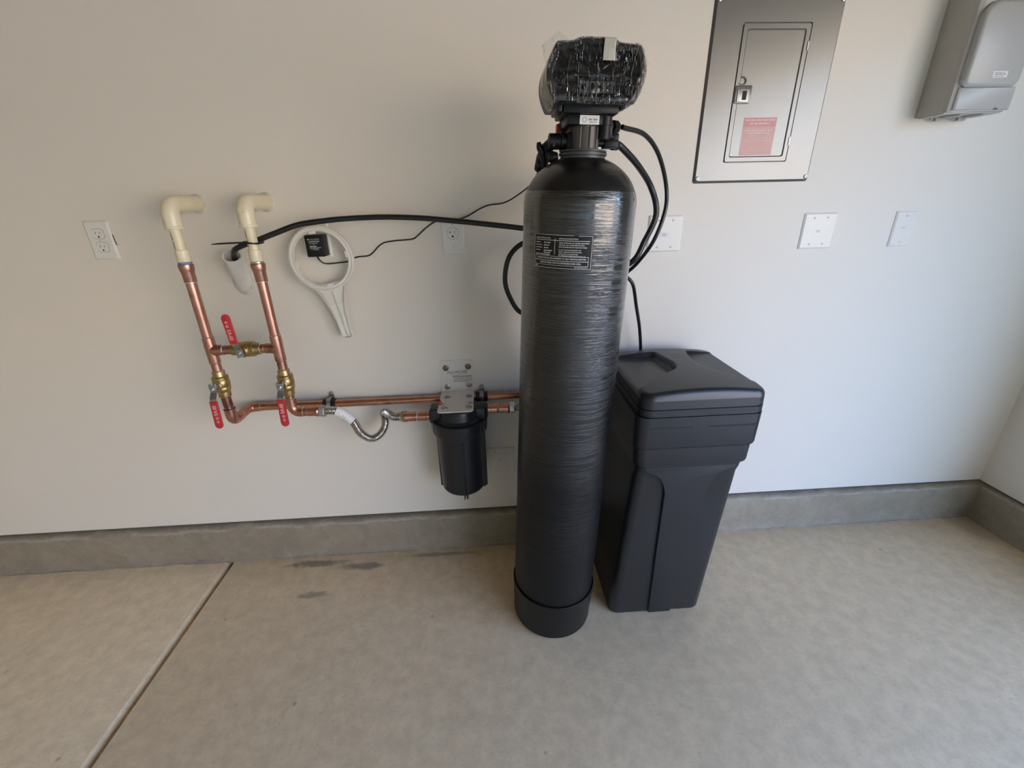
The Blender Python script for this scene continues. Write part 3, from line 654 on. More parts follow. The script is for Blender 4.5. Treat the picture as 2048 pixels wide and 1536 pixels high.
ball_valve((-0.7205, -0.139, 0.8290), (0, 0, 1), (0, -1, 0), (0, 0, -1), 0.0455)
ball_valve((-0.8165, -0.138, 0.9450), (1, 0, 0), (0, -1, 0), (0, 0, 1), 0.0400)
for a, b in ((-0.890, -0.862), (-0.783, -0.753)):
    build('copper_pipe', MB().tube([(a, -0.138, 0.945), (b, -0.138, 0.945)], RC, 20), 'copper', pl)
# left lower elbow, diagonal back towards the wall, long run along the wall
x, y = RISER[0]; YL, ZLP = -0.027, 0.6955
build('copper_pipe', vtube(x, y, 0.735, 0.790, RC), 'copper', pl)
build('copper_elbow', MB().tube([(x, y, 0.744), (x, y, ZLP + 0.026)] + arc_pts((x, y + 0.024, ZLP + 0.024), 0.024, (0, -1, 0), (0, 0, -1), 0.0, PI / 2, 8) + [(x, y + 0.046, ZLP)], 0.0168, 22), 'copper', pl, 45)
build('solder_ring', vl(x, y, [(0.0150, 0.7425), (0.0174, 0.7436), (0.0150, 0.7450)]), 'slot_black', pl)
build('street_elbow', MB().tube([(x, y + 0.044, ZLP), (x, YL - 0.028, ZLP)] + arc_pts((x + 0.024, YL - 0.024, ZLP), 0.024, (-1, 0, 0), (0, 1, 0), 0.0, PI / 2, 8) + [(x + 0.042, YL, ZLP)], 0.0164, 22), 'copper', pl, 45)
build('solder_ring', MB().lathe([(0.0150, -0.001), (0.0174, 0), (0.0150, 0.001)], frame((x, y + 0.046, ZLP), (0, 1, 0)), 24), 'solder', pl)
Bp = Vector((x, YL, ZLP))
build('solder_ring', MB().lathe([(0.0150, -0.001), (0.0171, 0), (0.0150, 0.0012)], frame(Bp + Vector((0.042, 0, 0)), (1, 0, 0)), 24), 'solder', pl)
build('long_pipe', MB().tube([Bp + Vector((0.030, 0, 0)), (-0.30, YL, ZLP), (0.190, YL, ZLP + 0.003)] + arc_pts((0.190, YL, ZLP + 0.033), 0.030, (0, 0, -1), (1, 0, 0), 0.1, PI / 2, 6) + [(0.220, YL, 1.36)] + arc_pts((0.220, YL - 0.03, 1.36), 0.030, (0, 1, 0), (0, 0, 1), 0.1, PI / 2, 6) + [(0.215, -0.200, 1.3905), (0.207, -0.262, 1.405)], RC, 22), 'copper_clean', pl)
# right lower elbow and short run to the flex connector
x, y = RISER[1]; ZR = 0.7210
build('copper_elbow', MB().tube([(x, y, 0.772), (x, y, ZR + 0.026)] + arc_pts((x + 0.024, y, ZR + 0.024), 0.024, (-1, 0, 0), (0, 0, -1), 0.0, PI / 2, 8) + [(x + 0.034, y, ZR)], 0.0166, 22), 'copper', pl, 45)
build('solder_ring', vl(x, y, [(0.0150, 0.7705), (0.0172, 0.7716), (0.0150, 0.7730)]), 'solder', pl)
mb = MB().lathe([(RC, 0.030), (0.0150, 0.031), (0.0150, 0.048), (0.0166, 0.049), (0.0166, 0.072), (0.0185, 0.076), (0.0192, 0.082), (0.0165, 0.086)], frame((x, y, ZR), (1, 0, 0)), 26)
build('male_adapter', mb, 'copper', pl)
for f in (0.034, 0.049): build('solder_ring', MB().lathe([(0.0150, f - 0.0012), (0.0172, f), (0.0150, f + 0.0012)], frame((x, y, ZR), (1, 0, 0)), 24), 'solder', pl)

# ------------------------------------------------------------------ pipe straps
def strap(x, zp, lbl):
    t = thing('pipe_strap', lbl, 'pipe clamp', (x, 0, zp))
    mb = MB(); w2 = 0.0072; r = 0.0186
    prof = [(0.0, zp + 0.0300), (-0.0022, zp + 0.0300)]
    out = [(0.0, zp + 0.031), (-0.003, zp + 0.020)] + [(YL - r * math.sin(a), zp + r * math.cos(a)) for a in [math.radians(d) for d in range(-40, 221, 13)]] + [(-0.003, zp - 0.020), (0.0, zp - 0.026)]
    k = len(out); vs = []
    for dx in (-w2, w2):
        for p in out: vs.append((x + dx, p[0], p[1]))
        for i, p in enumerate(out):
            c = Vector((YL, zp)); d = (Vector((p[0], p[1])) - c); d = d.normalized() * 0.002 if d.length else d
            vs.append((x + dx, p[0] + d.x, p[1] + d.y))
    fs = []
    for i in range(k - 1):
        a, b, c, d = i, i + 1, 2 * k + i + 1, 2 * k + i; fs += [(a, b, c, d), (k + i, 3 * k + i, 3 * k + i + 1, k + i + 1), (i, k + i, k + i + 1, i + 1), (2 * k + i, 2 * k + i + 1, 3 * k + i + 1, 3 * k + i)]
    mb.add(vs, fs); mb.tube([(x, YL - r - 0.002, zp - 0.012), (x, YL - r - 0.003, zp), (x, YL - r - 0.002, zp + 0.010)], 0.0034, 8)
    build('strap_band', mb, 'steel_dull', t, 35)
    ear = [(-0.0085, -0.022), (0.0085, -0.022)] + [(0.0085 * math.cos(a), 0.0085 * math.sin(a)) for a in [PI * i / 10 for i in range(11)]]
    build('strap_ear', MB().prism([(p[0], p[1]) for p in ear], 0, 0.003, wallM(x + 0.001, 0, zp + 0.0285), 0.0008, 1), 'steel_dull', t)
    build('screw', MB().lathe([(0.0052, 0), (0.0050, 0.002), (0.0034, 0.0035), (0.0018, 0.0036), (0.0014, 0.0024), (0, 0.0024)], wallM(x + 0.001, -0.003, zp + 0.0285), 16), 'zinc_screw', t)
    build('liner', MB().lathe([(RC + 0.0003, -0.022), (0.0176, -0.021), (0.0176, 0.021), (RC + 0.0003, 0.022)], frame((x, YL, zp), (1, 0, 0)), 24), 'black_rubber', t)
strap(-0.6415, ZLP, 'grey steel pipe strap with black liner above the left end of the steel hose')
strap(-0.0955, ZLP + 0.001, 'grey steel pipe strap with black liner between filter bracket and tall tank')

# ------------------------------------------------------------------ corrugated steel connectors
def corr(pts, r, pitch, k=14):
    P_ = catmull(pts, 40); out = []; rr = []; acc = 0.0
    tot = sum((P_[i + 1] - P_[i]).length for i in range(len(P_) - 1)); n = int(tot / pitch * 6); step = tot / n
    ds = [0]
    for i in range(len(P_) - 1): ds.append(ds[-1] + (P_[i + 1] - P_[i]).length)
    j = 0
    for i in range(n + 1):
        s_ = min(i * step, ds[-1] - 1e-9)
        while ds[j + 1] < s_: j += 1
        f = (s_ - ds[j]) / max(1e-9, ds[j + 1] - ds[j]); out.append(P_[j].lerp(P_[j + 1], f)); rr.append(r + 0.0021 * math.cos(2 * PI * i / 6))
    return MB().tube(out, rr, 20)
def hexnut(c, ax, r, ln, m, par, name='hex_nut'):
    hx = [(r * math.cos(PI / 3 * i + 0.3), r * math.sin(PI / 3 * i + 0.3)) for i in range(6)]
    b = MB().prism(hx, 0, ln, frame(c, ax), 0.0015, 1); b.lathe([(r * 0.80, ln), (r * 0.78, ln + 0.004), (r * 0.6, ln + 0.006)], frame(c, ax), 20)
    return build(name, b, m, par, 25)
t = thing('steel_hose', 'U-bent corrugated steel hose with white tag between left valves and black filter', 'hose', (-0.50, -0.12, 0.60))
FP = [(-0.612, -0.139, 0.7205), (-0.592, -0.139, 0.7200), (-0.578, -0.138, 0.7165), (-0.556, -0.135, 0.697), (-0.536, -0.131, 0.672), (-0.528, -0.128, 0.648), (-0.521, -0.125, 0.626), (-0.506, -0.121, 0.605), (-0.487, -0.117, 0.5935), (-0.466, -0.112, 0.599), (-0.449, -0.103, 0.614), (-0.440, -0.092, 0.634), (-0.442, -0.076, 0.654), (-0.444, -0.072, 0.668), (-0.438, -0.078, 0.6755), (-0.425, -0.090, 0.673), (-0.405, -0.100, 0.667), (-0.378, -0.104, 0.668)]
build('corrugated_tube', corr(FP, 0.0128, 0.0056), 'steel_corrugated', t, 80)
hexnut((-0.6325, -0.139, 0.7208), (1, 0, 0), 0.0205, 0.016, 'steel_dull', t)
hexnut((-0.3590, -0.105, 0.6685), (-1, 0, 0), 0.0205, 0.017, 'zinc_screw', t)
LP = catmull([(-0.583, -0.1385, 0.7180), (-0.570, -0.137, 0.711), (-0.556, -0.135, 0.697), (-0.546, -0.133, 0.685), (-0.537, -0.1315, 0.674)], 6)
tagp = build('paper_tag', MB().tube(LP, 0.0159, 20, False), 'paper_white', t)
q = MB()
for i, (f, ln) in enumerate(((4, 2), (9, 3), (12, 5), (16, 4))):
    p0 = LP[f]; p1 = LP[min(f + 1, len(LP) - 1)]; d = (p1 - p0).normalized()
    F_ = frame(p0, d, (0, -1, 0))
    for jj in range(3 if i else 1):
        for aa in range(ln):
            a0 = -0.5 + aa * 0.22 + 0.1 * jj; r = 0.0161; z0 = jj * 0.0022
            q.add([(r * math.cos(a), r * math.sin(a), z) for a, z in ((a0, z0), (a0 + 0.17, z0), (a0 + 0.17, z0 + 0.0008), (a0, z0 + 0.0008))], [(0, 1, 2, 3)], F_)
build('tag_print', q, 'grey_print', tagp)
t = thing('steel_hose', 'short visible end of corrugated steel hose between filter outlet and tall tank', 'hose', (0.04, -0.11, 0.69))
build('corrugated_tube', corr([(0.024, -0.110, 0.6865), (0.05, -0.11, 0.689), (0.09, -0.112, 0.695), (0.12, -0.115, 0.712), (0.135, -0.118, 0.75), (0.138, -0.122, 0.85), (0.125, -0.135, 1.05), (0.105, -0.175, 1.22), (0.092, -0.235, 1.35), (0.086, -0.275, 1.40)], 0.0128, 0.0056), 'steel_corrugated', t, 80)
hexnut((0.0020, -0.110, 0.6865), (1, 0, 0), 0.0205, 0.016, 'steel', t)

# ------------------------------------------------------------------ sediment filter on its bracket
fx, fy = -0.176, -0.112
t = thing('filter_housing', 'black water filter housing hanging from a white bracket left of the tank', 'water filter', (fx, 0, 0.37))
MF = Matrix.Translation((fx, fy, 0))
mb = MB().lathe([(0.0, 0.7085), (0.056, 0.7085), (0.064, 0.706), (0.068, 0.700), (0.069, 0.690), (0.072, 0.672), (0.085, 0.660), (0.090, 0.656), (0.0, 0.656)], MF, 44)
for s in (-1, 1):
    mb.box(fx + s * 0.060 - 0.038, fx + s * 0.060 + 0.038, fy - 0.030, fy + 0.030, 0.646, 0.7075, 0.010, 3)
    mb.lathe([(0.026, 0.060), (0.026, 0.099), (0.024, 0.101), (0.016, 0.101)], frame((fx, fy, 0.6765 + s * 0.006), (s, 0, 0)), 24)
    for b in (-0.050, 0.050):
        mb.lathe([(0.010, 0.66), (0.010, 0.7095)], Matrix.Translation((fx + s * 0.030, fy + b, 0)), 14)
build('filter_head', mb, 'black_housing', t, 35)
mb = MB().lathe([(0.085, 0.664), (0.0945, 0.6625), (0.0965, 0.660), (0.0965, 0.621), (0.0945, 0.616), (0.086, 0.6135)], MF, 48)
for i in range(16):
    a = 2 * PI * i / 16 + 0.1; mb.box(-0.004, 0.004, 0.0945, 0.0975, 0.624, 0.657, 0.001, 1, MF @ Matrix.Rotation(a, 4, 'Z'))
build('locking_collar', mb, 'black_housing', t, 35)
mb = MB().lathe([(0.0840, 0.618), (0.0830, 0.56), (0.0810, 0.46), (0.0795, 0.395), (0.0775, 0.386), (0.072, 0.379), (0.060, 0.375), (0.0, 0.373)], MF, 48)
bowl = build('filter_bowl', mb, 'black_housing', t, 50)
for a in (-1.50, -1.385, 3.02, -0.02, 1.57, 1.69):
    q = MB(); ca, sa = math.cos(a), math.sin(a)
    Mr = MF @ Matrix.Rotation(a, 4, 'Z'); q.box(0.076, 0.0875, -0.0026, 0.0026, 0.372, 0.60, 0.001, 1, Mr); q.box(0.060, 0.080, -0.0026, 0.0026, 0.366, 0.390, 0.001, 1, Mr)
    build('bowl_rib', q, 'black_housing', bowl)
# bracket: upright plate on the wall, shelf over the head
br = MB(); Mb = wallM(-0.1835, 0, 0.7700)
bx0, bx1 = -0.2425, -0.1225
up = [(bx0, 0.7135), (bx1, 0.7135)] + [(p[0], p[1]) for p in rrect(bx1 - bx0, 0.118, 0.012, 5, (bx0 + bx1) / 2, 0.774)[:12]]
br.prism(up, 0.0, 0.0032, Matrix(((1, 0, 0, 0), (0, 0, -1, 0), (0, 1, 0, 0), (0, 0, 0, 1))), 0.0008, 1)
nch = lambda xe, s: [(xe, -0.108), (xe + s * 0.016, -0.107), (xe + s * 0.021, -0.112), (xe + s * 0.016, -0.117), (xe, -0.118)]
rr = 0.012
front = [(bx1 - rr + rr * math.cos(-a), -0.180 + rr + rr * math.sin(-a)) for a in [PI / 2 * i / 5 for i in range(6)]] + [(bx0 + rr - rr * math.sin(a), -0.180 + rr - rr * math.cos(a)) for a in [PI / 2 * i / 5 for i in range(6)]]
poly = [(bx1, -0.001)] + nch(bx1, -1) + front + list(reversed(nch(bx0, 1))) + [(bx0, -0.001)]
br.prism(poly, 0.7105, 0.7137, None, 0.0008, 1)
bracket = build('bracket', br, 'bracket_white', t, 30)
for sx, sz, m_ in ((-0.2205, 0.804, 'bronze_screw'), (-0.1400, 0.8065, 'bronze_screw'), (-0.2195, 0.7310, 'zinc_screw'), (-0.1405, 0.7355, 'zinc_screw')):
    s = build('wall_screw', MB().lathe([(0.0112, 0), (0.0112, 0.0012), (0.0075, 0.0022), (0.0045, 0.0050), (0.0022, 0.0052), (0.0016, 0.0035), (0, 0.0035)], wallM(sx, -0.0032, sz), 22), m_, bracket)
    build('screw_socket', MB().lathe([(0.0018, 0.0), (0.0018, 0.0003), (0, 0.0003)], wallM(sx, -0.0085, sz), 8), 'slot_black', s)
for sx, sy in ((-0.2180, -0.062), (-0.1400, -0.060), (-0.2200, -0.150), (-0.1380, -0.148)):
    hx = [(0.0070 * math.cos(PI / 3 * i), 0.0070 * math.sin(PI / 3 * i)) for i in range(6)]
    q = MB().lathe([(0.0115, 0), (0.0112, 0.0018), (0.008, 0.0022)], Matrix.Translation((sx, sy, 0.7137)), 20); q.prism(hx, 0.0018, 0.0062, Matrix.Translation((sx, sy, 0.7137)), 0.0012, 1)
    build('cap_bolt', q, 'steel_dull', bracket)
build('pressure_button', MB().lathe([(0.0080, 0.700), (0.0080, 0.7215), (0.0065, 0.7245), (0.003, 0.7255), (0, 0.7255)], Matrix.Translation((bx0 + 0.004, -0.113, 0)), 18), 'red_plastic', t)
q = MB(); Mt = wallM(-0.180, -0.0034, 0.7845)
put_text(q, 'AQUASURE', 0.0165, 0.000, 0.0020, Mt, fit=0.074)
sw = [Vector((-0.030 + 0.072 * i / 16, -0.0072 - 0.0032 * math.sin(PI * min(1, i / 9.0)) + 0.0016 * max(0, (i - 8) / 8), 0)) for i in range(17)]
for i in range(16):
    h0 = 0.0006 * math.sin(PI * (i + 0.2) / 16.4); h1 = 0.0006 * math.sin(PI * (i + 1.2) / 16.4)
    q.add([sw[i] + Vector((0, -h0, 0)), sw[i + 1] + Vector((0, -h1, 0)), sw[i + 1] + Vector((0, h1, 0)), sw[i] + Vector((0, h0, 0))], [(0, 1, 2, 3)], Mt)
words_bar(q, -0.018, 0.052, -0.0140, 0.0026, 11, Mt)
for i in range(5): words_bar(q, -0.016, 0.052 - (0.016 if i == 4 else 0), -0.0190 - i * 0.0040, 0.0012, 20 + i, Mt)
bar(q, 0.029, 0.053, -0.0665, -0.0655, Mt)
build('bracket_print', q, 'dark_print', bracket)
# copper tails screwed into both ports
for s, xa, xb, zz in ((-1, -0.276, -0.372, 0.6690), (1, -0.077, 0.004, 0.6850)):
    M_ = frame((xa, fy + 0.003, zz), (s, 0, 0)); ln = abs(xb - xa)
    mb = MB().lathe([(0.0150, -0.004), (0.0150, 0.012), (0.0166, 0.013), (0.0166, ln * 0.42), (RC, ln * 0.43), (RC, ln * 0.5), (0.0166, ln * 0.51), (0.0166, ln * 0.80), (0.0188, ln * 0.86), (0.0190, ln * 0.92), (0.0165, ln * 0.97)], M_, 26)
    pt = build('copper_tail', mb, 'copper_clean', t, 35)
    build('solder_ring', MB().lathe([(0.0146, ln * 0.43), (0.0172, ln * 0.465), (0.0146, ln * 0.50)], M_, 24), 'solder', pt)

# ------------------------------------------------------------------ white filter wrench hung on the power adapter
WC = Vector((-0.571, -0.042, 1.1985)); WA = math.radians(9.6)
t = thing('filter_wrench', 'white plastic ring wrench with ribbed handle hanging around the power adapter', 'wrench', WC)
MW = wallM(*WC) @ Matrix.Rotation(WA, 4, 'Z')
RO, RI = 0.0985, 0.0840
mb = MB().lathe([(RI + 0.004, -0.008), (RO, -0.008), (RO, 0.006), (RO - 0.0045, 0.0075), (RO - 0.006, 0.0045), (RI + 0.003, 0.0045), (RI, 0.0070), (RI - 0.002, 0.005), (RI, -0.008), (RI + 0.004, -0.008)], MW, 72, cap=False)
build('ring', mb, 'wrench_white', t, 40)
for a in (90, 180, 270, 0):
    build('ring_lug', MB().box(RI - 0.0085, RI + 0.002, -0.010, 0.010, -0.007, 0.0065, 0.001, 1, MW @ Matrix.Rotation(math.radians(a), 4, 'Z')), 'wrench_white', t)
def hand_half(v):  # half width of the handle at distance v below centre
    f = (v - 0.085) / (0.250 - 0.085); f = max(0, min(1, f)); return 0.0185 + 0.034 * (1 - f) ** 2.6
vsn = [0.075 + 0.175 * i / 24 for i in range(25)]
outl = [(-hand_half(v), -v) for v in vsn] + [(0.0185 * math.cos(PI + PI * i / 8), -0.250 - 0.006 * math.sin(PI * i / 8)) for i in range(1, 8)] + [(hand_half(v), -v) for v in reversed(vsn)]
web = [(p[0] * 0.86, p[1]) for p in outl]
mb = MB(); mb.prism(web, -0.0035, -0.0005, MW); build('handle_web', mb, 'wrench_white', t)
for s in (-1, 1):
    q = MB(); vs = []; fs = []
    pts = [(s * hand_half(v), -v) for v in [0.088 + 0.162 * i / 26 for i in range(27)]] + [(s * 0.0175, -0.2545), (s * 0.012, -0.257), (0, -0.2575)]
    wdt = 0.0055 if s > 0 else 0.0032
    for (a, b) in pts:
        for dx, z in ((0, -0.007), (0, 0.0065), (-s * wdt, 0.0065), (-s * wdt, -0.007)): vs.append((a + dx, b, z))
    for i in range(len(pts) - 1):
        for j in range(4): fs.append((i * 4 + j, i * 4 + (j + 1) % 4, (i + 1) * 4 + (j + 1) % 4, (i + 1) * 4 + j))
    q.add(vs, fs, MW); build('handle_rim', q, 'wrench_white', t, 30)
build('centre_rib', MB().box(-0.0016, 0.0016, -0.254, -0.094, -0.006, 0.0055, 0.0006, 1, MW), 'wrench_white', t)
for v in (0.142, 0.186):
    h = hand_half(v) * 0.95; build('cross_rib', MB().box(-h, h, -v - 0.0012, -v + 0.0012, -0.005, 0.003, 0.0004, 1, MW), 'wrench_white', t)
for i in range(15):
    v = 0.100 + i * 0.0055; h = hand_half(v); build('grip_tooth', MB().box(h - 0.0066, h + 0.0004, -v - 0.0014, -v + 0.0014, 0.006, 0.0076, 0.0004, 1, MW), 'wrench_white', t)

# ------------------------------------------------------------------ plug-in power adapter and its cord
t = thing('power_adapter', 'black plug-in power adapter with thin cord inside the white ring wrench', 'adapter', (-0.579, -0.03, 1.207))
build('adapter_body', MB().box(-0.6075, -0.5545, -0.056, -0.0075, 1.2068, 1.2705, 0.0025, 2), 'black_plastic', t)
q = MB(); Mq = wallM(-0.581, -0.0563, 1.2395)
put_text(q, 'AC-DC ADAPTER', 0.0046, 0.003, 0.0190, Mq, fit=0.030); q.lathe([(0.0022, 0), (0, 0.0001)], Mq @ Matrix.Translation((-0.0160, 0.0190, 0)), 10)
for i, (a, b, y) in enumerate(((-0.015, 0.017, 0.0140), (-0.015, 0.017, 0.0112), (-0.015, 0.010, 0.0070), (-0.003, 0.002, 0.0030), (-0.014, 0.006, -0.0015), (-0.014, 0.020, -0.0050), (-0.014, 0.014, -0.0078), (-0.006, 0.012, -0.0112))): words_bar(q, a, b, y, 0.0010 if i not in (4,) else 0.0022, 60 + i, Mq)
build('adapter_print', q, 'white_print', t)
build('strain_relief', MB().tube([(-0.588, -0.030, 1.208), (-0.586, -0.029, 1.200), (-0.582, -0.027, 1.192)], [0.0036, 0.0032, 0.0024], 10), 'black_plastic', t)
cp = [(-0.583, -0.027, 1.194), (-0.575, -0.022, 1.1845), (-0.560, -0.016, 1.1812), (-0.530, -0.010, 1.1825), (-0.500, -0.006, 1.1850), (-0.488, -0.005, 1.1925), (-0.468, -0.004, 1.1985), (-0.437, -0.003, 1.2006), (-0.420, -0.003, 1.210), (-0.398, -0.003, 1.2300), (-0.376, -0.003, 1.2405), (-0.335, -0.003, 1.2450), (-0.290, -0.004, 1.2480), (-0.272, -0.004, 1.258), (-0.240, -0.004, 1.283), (-0.205, -0.005, 1.301), (-0.160, -0.006, 1.303), (-0.120, -0.008, 1.3085), (-0.070, -0.010, 1.3330), (-0.040, -0.012, 1.343), (0.005, -0.016, 1.3485), (0.045, -0.030, 1.368), (0.085, -0.09, 1.400), (0.108, -0.20, 1.455), (0.124, -0.29, 1.500), (0.1320, -0.335, 1.5290)]
build('cord', MB().tube(catmull(cp, 8), 0.0021, 8), 'black_rubber', t, 60)

# ------------------------------------------------------------------ drain stub, drain hose, cable tie
t = thing('drain_pipe', 'white drain pipe stub angled out of the wall, black hose in its mouth', 'drain pipe', (-0.845, 0, 1.15))
E0 = Vector((-0.8220, -0.074, 1.2195)); W0 = Vector((-0.8490, 0.012, 1.118))
ax = (E0 - W0).normalized(); ln = (E0 - W0).length
mb = MB().lathe([(0.0262, 0), (0.0272, ln - 0.004), (0.0266, ln), (0.0228, ln), (0.0222, ln - 0.006), (0.0222, ln - 0.05), (0.0, ln - 0.05)], frame(W0, ax), 32); build('pipe_wall', mb, 'pvc_white', t, 40)
build('wall_caulk', MB().lathe([(0.026, 0.0), (0.036, 0.001), (0.033, 0.004), (0.026, 0.008)], Matrix(((1, 0, 0, -0.8455), (0, 0, -1, 0.001), (0, 1.25, 0, 1.132), (0, 0, 0, 1))), 24), 'caulk', t)
t = thing('drain_hose', 'thick black drain hose arching from the wall pipe behind the tall tank', 'hose', (-0.3, -0.1, 1.3))
hp = [(-0.836, -0.035, 1.172), (-0.8215, -0.062, 1.200), (-0.811, -0.083, 1.219), (-0.790, -0.108, 1.2390), (-0.757, -0.112, 1.2530), (-0.715, -0.112, 1.2650), (-0.660, -0.108, 1.2835), (-0.598, -0.098, 1.3030), (-0.520, -0.085, 1.3120), (-0.448, -0.075, 1.3160), (-0.352, -0.075, 1.3170), (-0.250, -0.080, 1.3122), (-0.160, -0.085, 1.3030), (-0.071, -0.095, 1.2930), (0.058, -0.110, 1.2765), (0.150, -0.130, 1.260), (0.220, -0.135, 1.205), (0.225, -0.13, 1.130), (0.180, -0.115, 1.060), (0.110, -0.090, 1.016), (0.0496, -0.070, 1.0129), (0.0144, -0.070, 1.0637), (-0.0003, -0.070, 1.1203), (0.0142, -0.070, 1.1895), (0.0573, -0.072, 1.2303), (0.120, -0.085, 1.240), (0.200, -0.11, 1.200), (0.275, -0.17, 1.150), (0.346, -0.25, 1.186), (0.3804, -0.25, 1.2452), (0.402, -0.25, 1.296), (0.4016, -0.25, 1.3336), (0.3802, -0.25, 1.3826), (0.3261, -0.30, 1.4269), (0.2760, -0.335, 1.4600), (0.2560, -0.345, 1.4700)]
build('hose_tube', MB().tube(catmull(hp, 10), 0.0079, 14), 'hose_black', t, 60)
t = thing('brine_tube', 'slimmer black tube from the valve head down into the lidded black bin', 'tube', (0.45, -0.2, 1.2))
bp_ = [(0.268, -0.346, 1.5030), (0.2765, -0.34, 1.5014), (0.3387, -0.30, 1.4915), (0.396, -0.25, 1.4523), (0.443, -0.20, 1.3832), (0.448, -0.20, 1.3196), (0.4246, -0.20, 1.2403), (0.400, -0.150, 1.1725), (0.378, -0.12, 1.138), (0.372, -0.105, 1.120), (0.385, -0.10, 1.122), (0.4084, -0.10, 1.0962), (0.4350, -0.072, 1.0218), (0.4550, -0.062, 0.9523), (0.4725, -0.045, 0.8755), (0.476, -0.042, 0.830)]
build('tube_line', MB().tube(catmull(bp_, 10), 0.0056, 12), 'hose_black', t, 60)
t = thing('cable_tie', 'black cable tie holding the hose to the right cream riser', 'cable tie', (-0.7205, -0.139, 1.262))
x, y = RISER[1]
lp = [(x - 0.018, y - 0.004, 1.2605), (x - 0.010, y - 0.0145, 1.2600), (x + 0.004, y - 0.0165, 1.2585), (x + 0.014, y - 0.008, 1.2570), (x + 0.017, y + 0.010, 1.2570), (x + 0.014, y + 0.036, 1.2580), (x + 0.000, y + 0.0385, 1.2590), (x - 0.014, y + 0.030, 1.2600), (x - 0.017, y + 0.010, 1.2605), (x - 0.018, y - 0.004, 1.2605)]
vs = []; fs = []; lp = catmull(lp, 5)
for p in lp:
    for dz, o in ((-0.0024, 0), (0.0024, 0)): vs.append((p.x, p.y, p.z + dz))
c0 = Vector((x, y + 0.010, 0)); k = len(lp)
for p in lp:
    d = Vector((p.x - c0.x, p.y - c0.y, 0)).normalized() * 0.0013
    for dz in (-0.0024, 0.0024): vs.append((p.x + d.x, p.y + d.y, p.z + dz))
for i in range(k - 1):
    a = 2 * i; b = 2 * k + 2 * i
    fs += [(a, a + 1, a + 3, a + 2), (b, b + 2, b + 3, b + 1), (a, a + 2, b + 2, b), (a + 1, b + 1, b + 3, a + 3)]
build('tie_loop', MB().add(vs, fs), 'black_plastic', t, 60)
build('tie_head', MB().box(x - 0.0235, x - 0.0155, y - 0.0085, y - 0.0015, 1.257, 1.2640, 0.001, 1), 'black_plastic', t)
q = MB(); tp = [(x - 0.022, y - 0.005, 1.2603), (x - 0.055, y - 0.012, 1.2605), (x - 0.085, y - 0.016, 1.2598), (x - 0.104, y - 0.017, 1.2588)]
ww = [0.0024, 0.0024, 0.0022, 0.0012]; vs = []; fs = []
for p, h in zip(tp, ww):
    for dy, dz in ((0, -h), (0, h), (-0.0014, h), (-0.0014, -h)): vs.append((p[0], p[1] + dy, p[2] + dz))
for i in range(3):
    for j in range(4): fs.append((i * 4 + j, i * 4 + (j + 1) % 4, i * 4 + 4 + (j + 1) % 4, i * 4 + 4 + j))
fs += [(0, 1, 2, 3), (12, 15, 14, 13)]; build('tie_tail', q.add(vs, fs), 'black_plastic', t)

# ------------------------------------------------------------------ water softener (tank stands a touch out of plumb)
AX = Vector((0.0354, -0.0151, 1)).normalized()
SM = frame((0.1221, -0.3488, 0.004), AX, (1, 0, 0))
t = thing('water_softener', 'tall black film-wrapped water softener tank with control head in a clear bag', 'water softener', (0.1221, -0.3488, 0), mw=SM)
def sb(name, mb, m, parent=None, angle=32): return build(name, mb, m, parent or t, angle, local=True)
sb('tank_base', MB().lathe([(0.0, 0.0), (0.128, 0.0), (0.1325, 0.004), (0.1335, 0.010), (0.1342, 0.060), (0.1352, 0.066), (0.1366, 0.135), (0.1376, 0.140), (0.1380, 0.146), (0.1370, 0.148), (0.1345, 0.147), (0.1338, 0.120), (0.1300, 0.10), (0.0, 0.10)], None, 72), 'black_plastic')
dome = []
for i in range(25):
    a = PI / 2 * i / 24
    r, z = 0.1316 * math.cos(a), 1.335 + 0.107 * math.sin(a)
    if r < 0.050: break
    dome.append((r, z))
sb('tank_shell', MB().lathe([(0.128, 0.11), (0.1316, 0.13), (0.1316, 1.0)] + dome + [(0.046, 1.437), (0.0, 1.437)], None, 72), 'dome_black', angle=50)
prof = [(0.1322, 0.145)] + [(0.1326, 0.16 + i * 0.0225) for i in range(53)]
pe = []
for i in range(9):
    a = math.asin(min(1, (0.004 + i * 0.0033) / 0.107)); pe.append((0.1329 * math.cos(a), 1.335 + 0.107 * math.sin(a)))
prof = [p for p in prof if p[1] < 1.33] + pe + [(pe[-1][0] - 0.0014, pe[-1][1])]
mb = MB(); nseg = 128
vs = []; fs = []
for i, (r, z) in enumerate(prof):
    for j in range(nseg):
        a = 2 * PI * j / nseg
        d = 0.0005 * noise.noise(Vector((math.cos(a) * 2.2, math.sin(a) * 2.2, z * 7))) if 0 < i < len(prof) - 1 else 0
        vs.append(((r + d) * math.cos(a), (r + d) * math.sin(a), z))
for i in range(len(prof) - 1):
    for j in range(nseg): fs.append((i * nseg + j, i * nseg + (j + 1) % nseg, (i + 1) * nseg + (j + 1) % nseg, (i + 1) * nseg + j))
film_o = sb('stretch_film', mb.add(vs, fs), 'film_black', angle=60)
